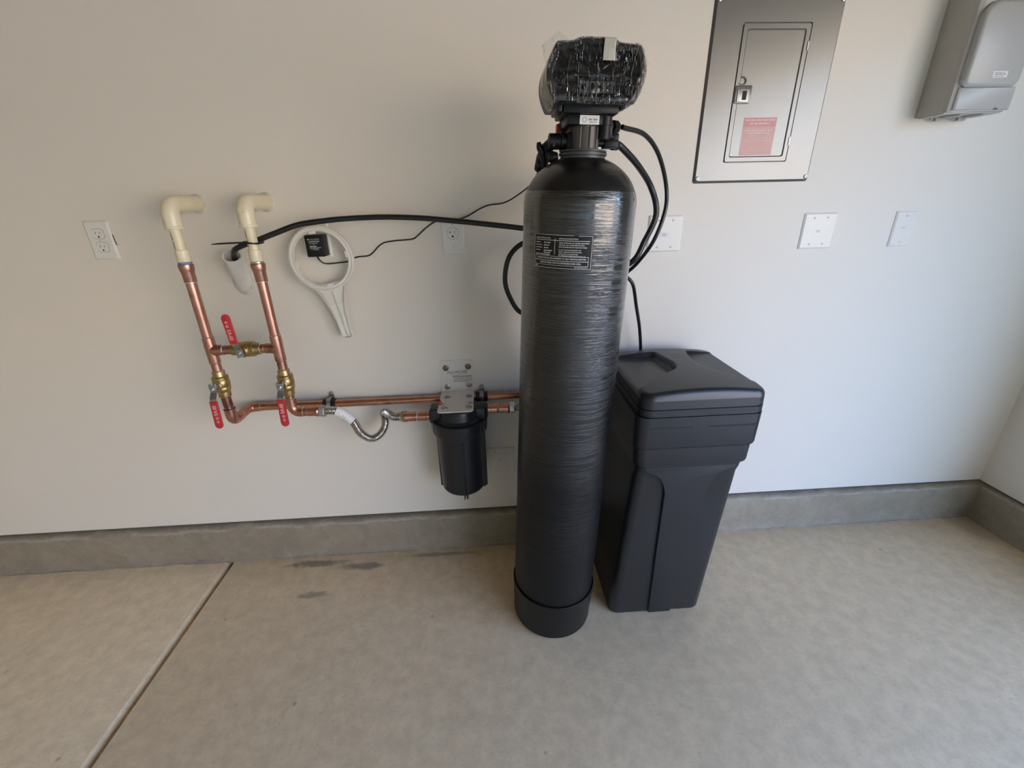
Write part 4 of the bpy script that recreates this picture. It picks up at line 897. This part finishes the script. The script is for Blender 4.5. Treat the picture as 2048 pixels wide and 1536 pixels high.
# printed data label wrapped on the tank (u runs around the tank, 0..0.139 m)
RL = 0.1338; TH0 = math.radians(-56.5)
def onl(u, vv, r=RL):
    a = TH0 + u / RL - PI / 2; return (r * math.cos(a), r * math.sin(a), 1.2050 + vv)
LW, LH = 0.1415, 0.0720
mb = MB(); vs = []; fs = []
for i in range(25):
    for vv in (0, LH): vs.append(onl(LW * i / 24, vv, RL - 0.0002))
for i in range(24): fs.append((2 * i, 2 * i + 2, 2 * i + 3, 2 * i + 1))
lab = sb('data_label', mb.add(vs, fs), 'label_black', angle=60)
q = MB()
def hl(x0, x1, y, h=0.0008): bar(q, x0, x1, y - h / 2, y + h / 2, None, onl, max(1, int((x1 - x0) / 0.005)))
def vl2(x, y0, y1, h=0.0008): bar(q, x - h / 2, x + h / 2, y0, y1, None, onl, 1)
hl(0.001, 0.0985, 0.0712); hl(0.1090, 0.1395, 0.0706); hl(0.001, 0.1395, 0.0008); vl2(0.001, 0.0008, 0.0712); vl2(0.1395, 0.0008, 0.0706)
hl(0.005, 0.1340, 0.0600, 0.0012); vl2(0.0565, 0.0300, 0.0645, 0.0010)
hl(0.005, 0.1335, 0.0262); hl(0.005, 0.1335, 0.0068); hl(0.005, 0.1335, 0.0165, 0.0012); vl2(0.005, 0.0068, 0.0262); vl2(0.1335, 0.0068, 0.0262)
def tx(s_, x0, y, wdt, size=0.0034): put_text(q, s_, size, 0, 0, None, None) if 0 else add_fit(s_, x0, y, wdt, size)
def add_fit(s_, x0, y, wdt, size):
    v_, f_ = text2d(s_, size, 'LEFT', 1, 0.00012); xs = [a.x for a in v_]; k = wdt / (max(xs) - min(xs)); q.add([onl(x0 + (a.x - min(xs)) * k, y + a.y) for a in v_], f_)
tx('VESSEL SPECIFICATIONS', 0.0055, 0.0640, 0.0400); tx('INSTALLATION INSTRUCTIONS', 0.0660, 0.0640, 0.0420)
for i, (a, b) in enumerate(((0.014, 0.020), (0.018, 0.014), (0.018, 0.012), (0.014, 0.024))):
    words_bar(q, 0.0055, 0.0055 + a, 0.0545 - i * 0.0056, 0.0016, 70 + i, None, onl); words_bar(q, 0.0285, 0.0285 + b, 0.0545 - i * 0.0056, 0.0020, 80 + i, None, onl)
words_bar(q, 0.0285, 0.0460, 0.0335, 0.0018, 90, None, onl); words_bar(q, 0.0055, 0.0450, 0.0293, 0.0019, 91, None, onl)
for i, (s_, wdt) in enumerate((('VESSEL APPROVED FOR WATER TREATMENT', 0.067), ('USE ONLY. ALL OTHER APPLICATIONS', 0.057), ('MUST BE APPROVED BY MANUFACTURER.', 0.063))): tx(s_, 0.0660, 0.0552 - i * 0.0044, wdt, 0.0030)
for i, (s_, wdt) in enumerate((('DO NOT USE FOR PNEUMATIC OR', 0.050), ('HYDRO PNEUMATIC APPLICATIONS.', 0.052))): tx(s_, 0.0660, 0.0405 - i * 0.0043, wdt, 0.0030)
for i, (s_, wdt) in enumerate((('VESSEL MUST NOT BE EXPOSED', 0.044), ('TO TEMPERATURES BELOW 34 F / 1 C', 0.060))): tx(s_, 0.0660, 0.0318 - i * 0.0038, wdt, 0.0028)
tx('COMPLIES WITH ALL REQUIREMENTS OF CALIF. PRESSURE DIRECTIVE', 0.0100, 0.0214, 0.1180, 0.0046); tx('PRESSURE VESSEL WITH POLYETHYLENE INNER SHELL', 0.0200, 0.0116, 0.0980, 0.0046)
words_bar(q, 0.005, 0.012, 0.0037, 0.0014, 95, None, onl); words_bar(q, 0.103, 0.133, 0.0037, 0.0014, 96, None, onl)
sb('label_print', q, 'white_print', lab)
# neck, valve body, fittings
sb('neck_collar', MB().lathe([(0.046, 1.4300), (0.0510, 1.4320), (0.0510, 1.4370), (0.0480, 1.4375), (0.0480, 1.4390), (0.0540, 1.4395), (0.0545, 1.4440), (0.0480, 1.4445), (0.0480, 1.4460), (0.0535, 1.4465), (0.0530, 1.4500), (0.030, 1.4510)], None, 48), 'neck_grey')
mb = MB().lathe([(0.0300, 1.448), (0.0285, 1.455), (0.0275, 1.498), (0.0, 1.498)], Matrix.Translation((-0.002, -0.020, 0)), 32)
mb.box(-0.036, 0.026, -0.010, 0.050, 1.446, 1.500, 0.004)
for a in (-2.25, -1.25, -0.55): mb.box(0.0262, 0.0312, -0.006, 0.006, 1.450, 1.494, 0.0015, 1, Matrix.Translation((-0.002, -0.020, 0)) @ Matrix.Rotation(a, 4, 'Z'))
sb('valve_body', mb, 'bronze_plastic')
mb = MB().box(-0.048, 0.040, -0.049, 0.055, 1.4955, 1.5145, 0.002); mb.box(-0.060, 0.058, -0.062, 0.060, 1.5145, 1.5325, 0.003)
mb.lathe([(0.0135, 1.4700), (0.0135, 1.5120)], Matrix.Translation((0.036, -0.036, 0)), 22); mb.lathe([(0.0155, 1.4960), (0.0155, 1.5120)], Matrix.Translation((0.036, -0.036, 0)), 22)
mb.box(-0.074, -0.062, -0.060, 0.02, 1.516, 1.533, 0.002); mb.box(0.060, 0.070, -0.064, -0.03, 1.524, 1.535, 0.001)
sb('valve_flange', mb, 'black_plastic')
st = sb('valve_sticker', MB().box(-0.0215, 0.0205, -0.0502, -0.0488, 1.4958, 1.5128), 'paper_white')
q = MB(); Mq = Matrix(((1, 0, 0, 0), (0, 0, -1, -0.0504), (0, 1, 0, 1.5045), (0, 0, 0, 1)))
words_bar(q, -0.003, 0.018, 0.0005, 0.0034, 31, Mq); words_bar(q, -0.001, 0.014, -0.0042, 0.0018, 33, Mq); q.lathe([(0.0050, 0), (0.0038, 0)], Mq @ Matrix.Translation((-0.0115, 0, 0)), 18, cap=False)
sb('sticker_print', q, 'grey_print', st)
# left: inlet union, bypass, red knob, black lever
mb = MB().lathe([(0.0165, -0.022), (0.0165, 0.018), (0.0200, 0.0185), (0.0200, 0.0245), (0.0165, 0.025), (0.0165, 0.050), (0.0130, 0.052)], frame((-0.028, 0.004, 1.468), (-1, 0, 0)), 28)
mb.box(-0.040, -0.022, -0.016, 0.026, 1.4500, 1.4860, 0.003); mb.tube([(-0.062, 0.010, 1.472), (-0.078, 0.035, 1.458), (-0.086, 0.062, 1.440), (-0.088, 0.085, 1.416)], 0.0135, 16)
sb('inlet_union', mb, 'black_plastic')
mb = MB()
for i in range(4):
    mb.lathe([(0.0148, -0.003), (0.0158, 0), (0.0148, 0.003)], frame((-0.080 - i * 0.002, 0.040 + i * 0.013, 1.455 - i * 0.0115), (-0.25, 0.75, -0.62)), 18)
mb.box(-0.0735, -0.0665, -0.012, -0.006, 1.4560, 1.4740, 0.001); mb.box(-0.083, -0.062, 0.004, 0.020, 1.437, 1.447, 0.003)
mb.lathe([(0.0, -0.013), (0.010, -0.010), (0.013, 0), (0.010, 0.010), (0.0, 0.013)], frame((-0.068, 0.002, 1.4360), (1, 0, 0)), 18)
mb.tube([(0.015, 0.030, 1.468), (0.030, 0.065, 1.455), (0.036, 0.105, 1.420), (0.036, 0.118, 1.412)], 0.0175, 16)
sb('bypass_fitting', mb, 'black_plastic')
lv = catmull([(-0.0985, 0.030, 1.4690), (-0.0965, 0.031, 1.4580), (-0.0900, 0.033, 1.4460), (-0.0845, 0.036, 1.4300), (-0.082, 0.040, 1.4080), (-0.078, 0.045, 1.395)], 6)
sb('bypass_lever', MB().tube(lv, [0.0045 + 0.0025 * min(1, i / 6) for i in range(len(lv))], 12), 'black_plastic')
mb = MB().box(-0.055, -0.034, 0.050, 0.071, 1.470, 1.510, 0.002); mb.box(-0.0335, -0.030, 0.045, 0.065, 1.470, 1.512, 0.001)
sb('red_knob', mb, 'red_plastic')
# right: drain and brine fittings
mb = MB().tube([(0.020, 0.000, 1.5000), (0.050, 0.004, 1.5005), (0.066, 0.0145, 1.5010)], 0.0095, 16)
hx = lambda r: [(r * math.cos(PI / 3 * i + 0.2), r * math.sin(PI / 3 * i + 0.2)) for i in range(6)]
mb.box(0.040, 0.062, -0.012, 0.014, 1.4780, 1.5100, 0.003); mb.prism(hx(0.0158), 0, 0.013, frame((0.0640, 0.0130, 1.5008), (0.85, 0.5, 0)), 0.001, 1); mb.lathe([(0.0128, 0), (0.0120, 0.006), (0.0075, 0.010)], frame((0.0750, 0.0195, 1.5010), (0.85, 0.5, 0)), 20)
sb('brine_fitting', mb, 'black_plastic')
mb = MB().tube([(0.018, -0.004, 1.4800), (0.066, -0.002, 1.4795)], 0.0085, 16); mb.tube([(0.018, -0.002, 1.4660), (0.060, 0.000, 1.4655)], 0.0070, 16)
for xx in (0.040, 0.046): mb.lathe([(0.0102, -0.0018), (0.0102, 0.0018)], frame((xx, -0.003, 1.4797), (1, 0, 0)), 18)
mb.box(0.046, 0.078, -0.012, 0.022, 1.4560, 1.4730, 0.003); mb.box(0.062, 0.078, -0.010, 0.016, 1.4700, 1.4860, 0.002); mb.lathe([(0.0115, 0), (0.0100, 0.014)], frame((0.0700, 0.010, 1.4650), (0.85, 0.45, -0.1)), 18)
sb('drain_fitting', mb, 'black_plastic')
# control head : bulged box with a crowned top, dark glossy fascia
def head_poly(e=0.0):
    pts = []
    for x, z in ((-0.083, 1.5295), (0.079, 1.5295)): pts.append((x, z))
    for i in range(1, 12):
        f = i / 12; pts.append((0.079 + 0.0055 * f + 0.0155 * math.sin(PI * f) ** 0.9, 1.5295 + 0.094 * f))
    pts += [(0.0835, 1.6245), (0.079, 1.6280)]
    for i in range(15):
        f = i / 14; x = 0.070 - 0.142 * f; s = max(0, min(1, (0.052 - abs(x + 0.006)) / 0.026)); s = s * s * (3 - 2 * s); pts.append((x, 1.6285 + 0.0075 * s))
    pts += [(-0.080, 1.6280), (-0.0845, 1.6245)]
    for i in range(1, 12):
        f = 1 - i / 12; pts.append((-0.083 - 0.0020 * f - 0.0150 * math.sin(PI * f) ** 0.9, 1.5295 + 0.094 * f))
    if e:
        c = Vector((0, 1.577)); out = []
        n = len(pts)
        for i in range(n):
            p0, p1, p2 = Vector(pts[i - 1]), Vector(pts[i]), Vector(pts[(i + 1) % n]); d = ((p1 - p0).normalized() + (p2 - p1).normalized()).normalized(); out.append((p1.x - d.y * e, p1.y + d.x * e))
        pts = out
    return pts
HM = Matrix(((1, 0, 0, 0), (0, 0, -1, 0), (0, 1, 0, 0), (0, 0, 0, 1)))     # (x, z, depth towards the room)
mb = MB(); rings(mb, [(head_poly(0.004), -0.0725), (head_poly(0.0), -0.066), (head_poly(0.0), 0.078), (head_poly(0.0012), 0.0795), (head_poly(0.0012), 0.0810), (head_poly(0.0), 0.0822), (head_poly(0.002), 0.0868), (head_poly(0.0045), 0.0878), (head_poly(0.0095), 0.0878), (head_poly(0.0105), 0.0865)], HM)
mb.add([(p[0], p[1], -0.0725) for p in head_poly(0.004)], [list(range(len(head_poly())))], HM)
mb.box(-0.081, 0.077, -0.070, 0.066, 1.5285, 1.5310)
head = sb('control_head', mb, 'head_grey', angle=28)
sb('fascia', MB().prism(head_poly(0.0110), 0.0855, 0.0868, HM), 'display_black', head)
for i in range(11): 
    bx = -0.066 + i * 0.0066; sb('vent_slot', MB().box(bx, bx + 0.0028, -0.0700, -0.0560, 1.5279, 1.5287), 'slot_black', head)
q = MB(); 
for (a, b, c_, d) in ((-0.0375, 0.0385, 1.5330, 1.5340), (-0.0375, 0.0385, 1.5745, 1.5753)): bar(q, a, b, c_, d, HM @ Matrix.Translation((0, 0, 0.0870)))
for xx in (-0.0375, 0.0377): bar(q, xx, xx + 0.0008, 1.5330, 1.5753, HM @ Matrix.Translation((0, 0, 0.0870)))
sb('keypad_outline', q, 'keypad_grey', head)
kp = sb('keypad', MB().box(-0.0335, 0.0345, -0.0876, -0.0866, 1.5455, 1.5655, 0.0004, 1), 'keypad_grey', head)
for i in range(4):
    kx = -0.0250 + i * 0.0170; pts = [(kx, 1.5630), (kx + 0.0055, 1.5555), (kx, 1.5480), (kx - 0.0055, 1.5555)] if i in (1, 2) else [(kx + 0.0050 * math.cos(2 * PI * j / 14), 1.5555 + 0.0058 * math.sin(2 * PI * j / 14)) for j in range(14)]
    sb('key', MB().prism(pts, 0.0875, 0.0884, HM), 'display_black', kp)

# ------------------------------------------------------------------ clear bag over the control head
bag = thing('plastic_bag', 'clear crinkled plastic bag taped over the control head of the tall tank', 'plastic bag', (0.178, -0.372, 1.53), mw=SM @ Matrix.Translation((0, 0, 1.53)))
def crink(x, y, z, a=0.0022):
    p = Vector((x * 55 + z * 18, y * 40, z * 26)); n1 = 1 - abs(noise.noise(p)) * 2; n2 = 1 - abs(noise.noise(p * 2.3 + Vector((7, 3, 1)))) * 2
    return a * (0.6 * n1 * n1 + 0.4 * n2)
hp2 = head_poly(-0.0012); nP = len(hp2); dens = []
for i in range(nP):
    p, q_ = Vector(hp2[i]), Vector(hp2[(i + 1) % nP]); k = max(1, int((q_ - p).length / 0.004))
    for j in range(k): dens.append(p.lerp(q_, j / k))
nd = len(dens); cen = Vector((0, 1.578)); vs = []; fs = []
deps = [-0.020, 0.000, 0.020, 0.040, 0.060, 0.076, 0.086]
for d in deps:
    for p in dens:
        out = (p - cen).normalized(); c_ = crink(p.x, d, p.y, 0.0012); vs.append((p.x + out.x * c_, -d, p.y + out.y * c_ - 1.53))
K = 16
for r in range(1, K + 1):
    f = 1 - r / K
    for p in dens:
        q_ = cen + (p - cen) * f; vs.append((q_.x, -0.0892 - crink(q_.x, 0, q_.y, 0.0028), q_.y - 1.53))
rows = len(deps) + K
for i in range(rows - 1):
    for j in range(nd): fs.append((i * nd + j, i * nd + (j + 1) % nd, (i + 1) * nd + (j + 1) % nd, (i + 1) * nd + j))
sheet = build('bag_sheet', MB().add(vs, fs), 'clear', bag, 80, local=True)
def ear(pts, nm):
    vs = []; fs = []; n = 12
    a, b, c_, d = [Vector(p) for p in pts]
    for i in range(n + 1):
        for j in range(n + 1):
            u, v = i / n, j / n; p = a.lerp(b, u).lerp(d.lerp(c_, u), v); w_ = 0.006 * noise.noise(p * 60) * v + 0.003 * noise.noise(p * 140) * v
            rag = 0.004 * noise.noise(Vector((u * 6, 3, 1))) * v
            vs.append((p.x + rag, p.y + w_, p.z + rag))
    for i in range(n):
        for j in range(n): k = i * (n + 1) + j; fs.append((k, k + n + 1, k + n + 2, k + 1))
    build(nm, MB().add(vs, fs), 'clear', bag, 80, local=True)
ear([(-0.098, -0.060, 0.060), (-0.050, -0.075, 0.0985), (-0.078, -0.062, 0.122), (-0.110, -0.050, 0.098)], 'bag_corner')
ear([(0.060, -0.080, 0.0985), (0.093, -0.070, 0.055), (0.110, -0.062, 0.070), (0.096, -0.068, 0.098)], 'bag_corner')
q = MB(); vs = []; fs = []
tp = [(0.060, 0.1072), (-0.000, 0.1078), (-0.060, 0.1078), (-0.088, 0.1065), (-0.0945, 0.1030), (-0.0955, 0.090), (-0.0955, 0.0680)]
for y, z in tp:
    for i in range(7): vs.append((0.0080 + 0.0235 * i / 6 - (0.001 if z < 0.1 else 0), y - 0.0005 * (i % 2), z + 0.0004 * (i % 2)))
for i in range(len(tp) - 1):
    for j in range(6): fs.append((i * 7 + j, i * 7 + j + 1, (i + 1) * 7 + j + 1, (i + 1) * 7 + j))
tape = build('tape_strip', q.add(vs, fs), 'tape_silver', bag, 20, local=True)
for i in range(9):
    xx = 0.0095 + i * 0.0024; build('tape_rib', MB().tube([(xx, -0.0960, 0.100), (xx - 0.0004, -0.0962, 0.0685)], 0.0006, 6), 'white_plastic', tape, local=True)

# ------------------------------------------------------------------ lidded brine bin (leans with the tank)
t = thing('brine_bin', 'black plastic bin with moulded lid standing right of the tall tank', 'bin', (0.482, -0.26, 0))
def bx(z):
    f = z / 0.61; return (0.320 + 0.042 * f, 0.6440 + 0.0415 * f, -0.4130 - 0.004 * f, -0.105 + 0.030 * f)
def loft(levels, cap0=True, cap1=True, n=6):
    mb = MB(); vs = []; fs = []; k = 4 * (n + 1)
    for z, x0, x1, y0, y1, r in levels:
        for p in rrect(x1 - x0, y1 - y0, r, n, (x0 + x1) / 2, (y0 + y1) / 2): vs.append((p[0], p[1], z))
    for i in range(len(levels) - 1):
        for j in range(k): fs.append((i * k + j, i * k + (j + 1) % k, (i + 1) * k + (j + 1) % k, (i + 1) * k + j))
    if cap0: fs.append(tuple(reversed(range(k))))
    if cap1: fs.append(tuple((len(levels) - 1) * k + j for j in range(k)))
    return mb.add(vs, fs)
RECESS = 0.0090
lv = []
for z in (0.0, 0.004, 0.012, 0.20, 0.40, 0.580):
    x0, x1, y0, y1 = bx(z); e = 0.010 if z == 0 else (0.003 if z == 0.004 else 0)
    lv.append((z, x0 + e, x1 - e, y0 + RECESS + e, y1 - e, 0.030))
x0, x1, y0, y1 = bx(0.60); lv.append((0.600, x0, x1, y0 + 0.001, y1, 0.030)); lv.append((0.606, x0, x1, y0, y1, 0.030))
x0, x1, y0, y1 = bx(0.62); lv += [(0.6205, x0 - 0.001, x1 + 0.0015, y0 - 0.001, y1, 0.030)]
# stepped collar and rim band of the bin
lv += [(0.624, x0 - 0.010, x1 + 0.0105, y0 - 0.006, y1 + 0.004, 0.032), (0.629, x0 - 0.011, x1 + 0.0125, y0 - 0.007, y1 + 0.005, 0.032), (0.682, x0 - 0.013, x1 + 0.0150, y0 - 0.0075, y1 + 0.006, 0.032),
       (0.686, x0 - 0.017, x1 + 0.0215, y0 - 0.0115, y1 + 0.010, 0.034), (0.692, x0 - 0.018, x1 + 0.0230, y0 - 0.0125, y1 + 0.011, 0.034), (0.752, x0 - 0.019, x1 + 0.0245, y0 - 0.0135, y1 + 0.012, 0.034), (0.786, x0 - 0.019, x1 + 0.0255, y0 - 0.0135, y1 + 0.012, 0.034)]
body = build('bin_body', loft(lv), 'bin', t, 40)
# raised centre column on the front face
col = []
def fxp(x, z): return (x, z)
left = [(0.4555, 0.010), (0.4545, 0.30), (0.4550, 0.520), (0.4500, 0.552), (0.4380, 0.578), (0.4200, 0.592), (0.3950, 0.598), (bx(0.60)[0] + 0.024, 0.600), (bx(0.60)[0] + 0.024, 0.614)]
right = [(bx(0.60)[1] - 0.024, 0.614), (bx(0.60)[1] - 0.024, 0.600), (0.6300, 0.597), (0.6120, 0.588), (0.5980, 0.572), (0.5890, 0.545), (0.5780, 0.480), (0.5600, 0.30), (0.5340, 0.010)]
polyc = list(reversed(left)) + list(reversed(right))
mb = MB(); b = bmesh.new(); fr_ = []; bk_ = []; mid = []
for x, z in polyc:
    y = bx(z)[2]; fr_.append((x, z, y)); 
cx_, cz_ = 0.52, 0.33
n = len(polyc); fv = []; ov = []
for i, (x, z, y) in enumerate(fr_):
    fv.append(b.verts.new((x, y - 0.0005, z)))
for i, (x, z, y) in enumerate(fr_):
    p0, p1 = polyc[i - 1], polyc[(i + 1) % n]; tv = Vector((p1[0] - p0[0], p1[1] - p0[1])); nv = Vector((tv.y, -tv.x)).normalized()
    if nv.dot(Vector((x - cx_, z - cz_))) < 0: nv = -nv
    k = 0.0035 if 0.012 < z < 0.599 else 0.0; y = y + 0.003 if z > 0.605 else y
    ov.append(b.verts.new((x + nv.x * k, y + RECESS + 0.004, z + nv.y * k)))
b.faces.new(fv)
for i in range(n): b.faces.new((fv[i], fv[(i + 1) % n], ov[(i + 1) % n], ov[i]))
bmesh.ops.bevel(b, geom=[e for e in b.edges if all(v in fv for v in e.verts)], offset=0.0034, segments=3, affect='EDGES', profile=0.5)
mb.bm(b); build('front_column', mb, 'bin', body, 50)
x0, x1, y0, y1 = bx(0.62)
for a, c_ in ((x0 + 0.018, 0.5030), (0.5480, x1 + 0.003)):
    build('rim_groove', MB().prism(rrect(c_ - a, 0.0056, 0.0026, 3), -0.001, 0.0008, wallM((a + c_) / 2, y0 - 0.0134, 0.7525)), 'slot_black', body)
# lid: domed shell with two sunken trays either side of a waisted spine
LX0, LX1, LY0, LY1 = 0.3510, 0.7125, -0.4300, -0.0500
lv = [(0.7865, LX0 + 0.001, LX1 - 0.003, LY0 + 0.002, LY1 - 0.002, 0.036), (0.7885, LX0 - 0.0010, LX1 - 0.0010, LY0, LY1, 0.036), (0.8085, LX0 - 0.0005, LX1 - 0.0008, LY0, LY1, 0.036), (0.8095, LX0 + 0.0025, LX1 - 0.0038, LY0 + 0.0030, LY1 - 0.003, 0.035),
      (0.8115, LX0 + 0.0025, LX1 - 0.0038, LY0 + 0.0030, LY1 - 0.003, 0.035), (0.8128, LX0, LX1 - 0.0010, LY0 + 0.0005, LY1 - 0.001, 0.036), (0.8360, LX0 + 0.002, LX1 - 0.001, LY0 + 0.0018, LY1 - 0.003, 0.036)]
lid = build('lid', loft(lv, True, False, 8), 'bin', t, 40)
GN = 110
def ss(a, b_, x): x = max(0, min(1, (x - a) / (b_ - a))); return x * x * (3 - 2 * x)
def ltray(v):   # right edge (fraction of width) of the left tray at depth fraction v (0 front .. 1 back)
    pts = [(0.0, -0.3), (0.130, -0.02), (0.17, 0.05), (0.33, 0.30), (0.42, 0.435), (0.485, 0.465), (0.545, 0.47), (0.70, 0.445), (0.86, 0.42), (1.2, 0.40)]
    for (a, xa), (b_, xb) in zip(pts, pts[1:]):
        if a <= v <= b_: return xa + (xb - xa) * (v - a) / (b_ - a)
    return pts[-1][1]
def rtray(v):
    pts = [(0.0, 1.3), (0.14, 1.02), (0.18, 0.95), (0.34, 0.76), (0.44, 0.675), (0.53, 0.652), (0.62, 0.655), (0.80, 0.69), (0.88, 0.715), (1.2, 0.73)]
    for (a, xa), (b_, xb) in zip(pts, pts[1:]):
        if a <= v <= b_: return xa + (xb - xa) * (v - a) / (b_ - a)
    return pts[-1][1]
vs = []; fs = []
ring = rrect(1, 1, 0.10, 14)
def lid_z(u, v):
    edge = 0.0135 * (1 - (2 * u - 1) ** 2); crown = 0.0075 * (1 - (2 * v - 1) ** 2)
    z = 0.8515 + edge + crown
    d = ss(0, 0.030, ltray(v) - u) * ss(0.085, 0.125, v) * (1 - ss(0.835, 0.880, v)); d2 = ss(0, 0.030, u - rtray(v)) * ss(0.10, 0.14, v) * (1 - ss(0.86, 0.885, v))
    zt = 0.8475
    z = z + (zt - z) * d; z = z + (0.8535 - z) * d2
    g = ((u - 0.565) / 0.055) ** 2 + ((v - 0.70) / 0.045) ** 2
    if 0.8 < g < 1.25 and d < .1 and d2 < .1: z -= 0.0012
    # rounded shoulder down to the skirt
    m_ = min(u, 1 - u) * (LX1 - LX0); m2 = min(v, 1 - v) * (LY1 - LY0); e = min(m_, m2) if min(m_, m2) > 0.036 else max(0.0, 0.036 - math.hypot(max(0, 0.036 - m_), max(0, 0.036 - m2)))
    R_ = 0.015
    if e < R_: z = 0.8355 + (z - 0.8355) * math.sqrt(max(0, 1 - (1 - e / R_) ** 2))
    return z
ix = {}
for i in range(GN + 1):
    for j in range(GN + 1):
        # denser spacing at the rim
        f = lambda t_: 0.5 - 0.5 * math.cos(PI * t_) if False else t_
        u, v = i / GN, j / GN
        mx_, my_ = (LX1 - LX0), (LY1 - LY0); px, py = u * mx_, v * my_
        dx = max(0, 0.036 - min(px, mx_ - px)); dy = max(0, 0.036 - min(py, my_ - py)); h = math.hypot(dx, dy)
        uu, vv = u, v
        if h > 0.036:   # pull the square corner back on to the rounded outline
            k = 0.036 / h
            cxp = 0.036 if px < mx_ / 2 else mx_ - 0.036; cyp = 0.036 if py < my_ / 2 else my_ - 0.036
            px = cxp + (px - cxp) * k; py = cyp + (py - cyp) * k; uu, vv = px / mx_, py / my_
        ix[i, j] = len(vs); vs.append((LX0 + 0.002 + uu * (mx_ - 0.003), LY0 + 0.0018 + vv * (my_ - 0.0048), lid_z(uu, vv)))
for i in range(GN):
    for j in range(GN): fs.append((ix[i, j], ix[i + 1, j], ix[i + 1, j + 1], ix[i, j + 1]))
build('lid_top', MB().add(vs, fs), 'bin', t, 60)
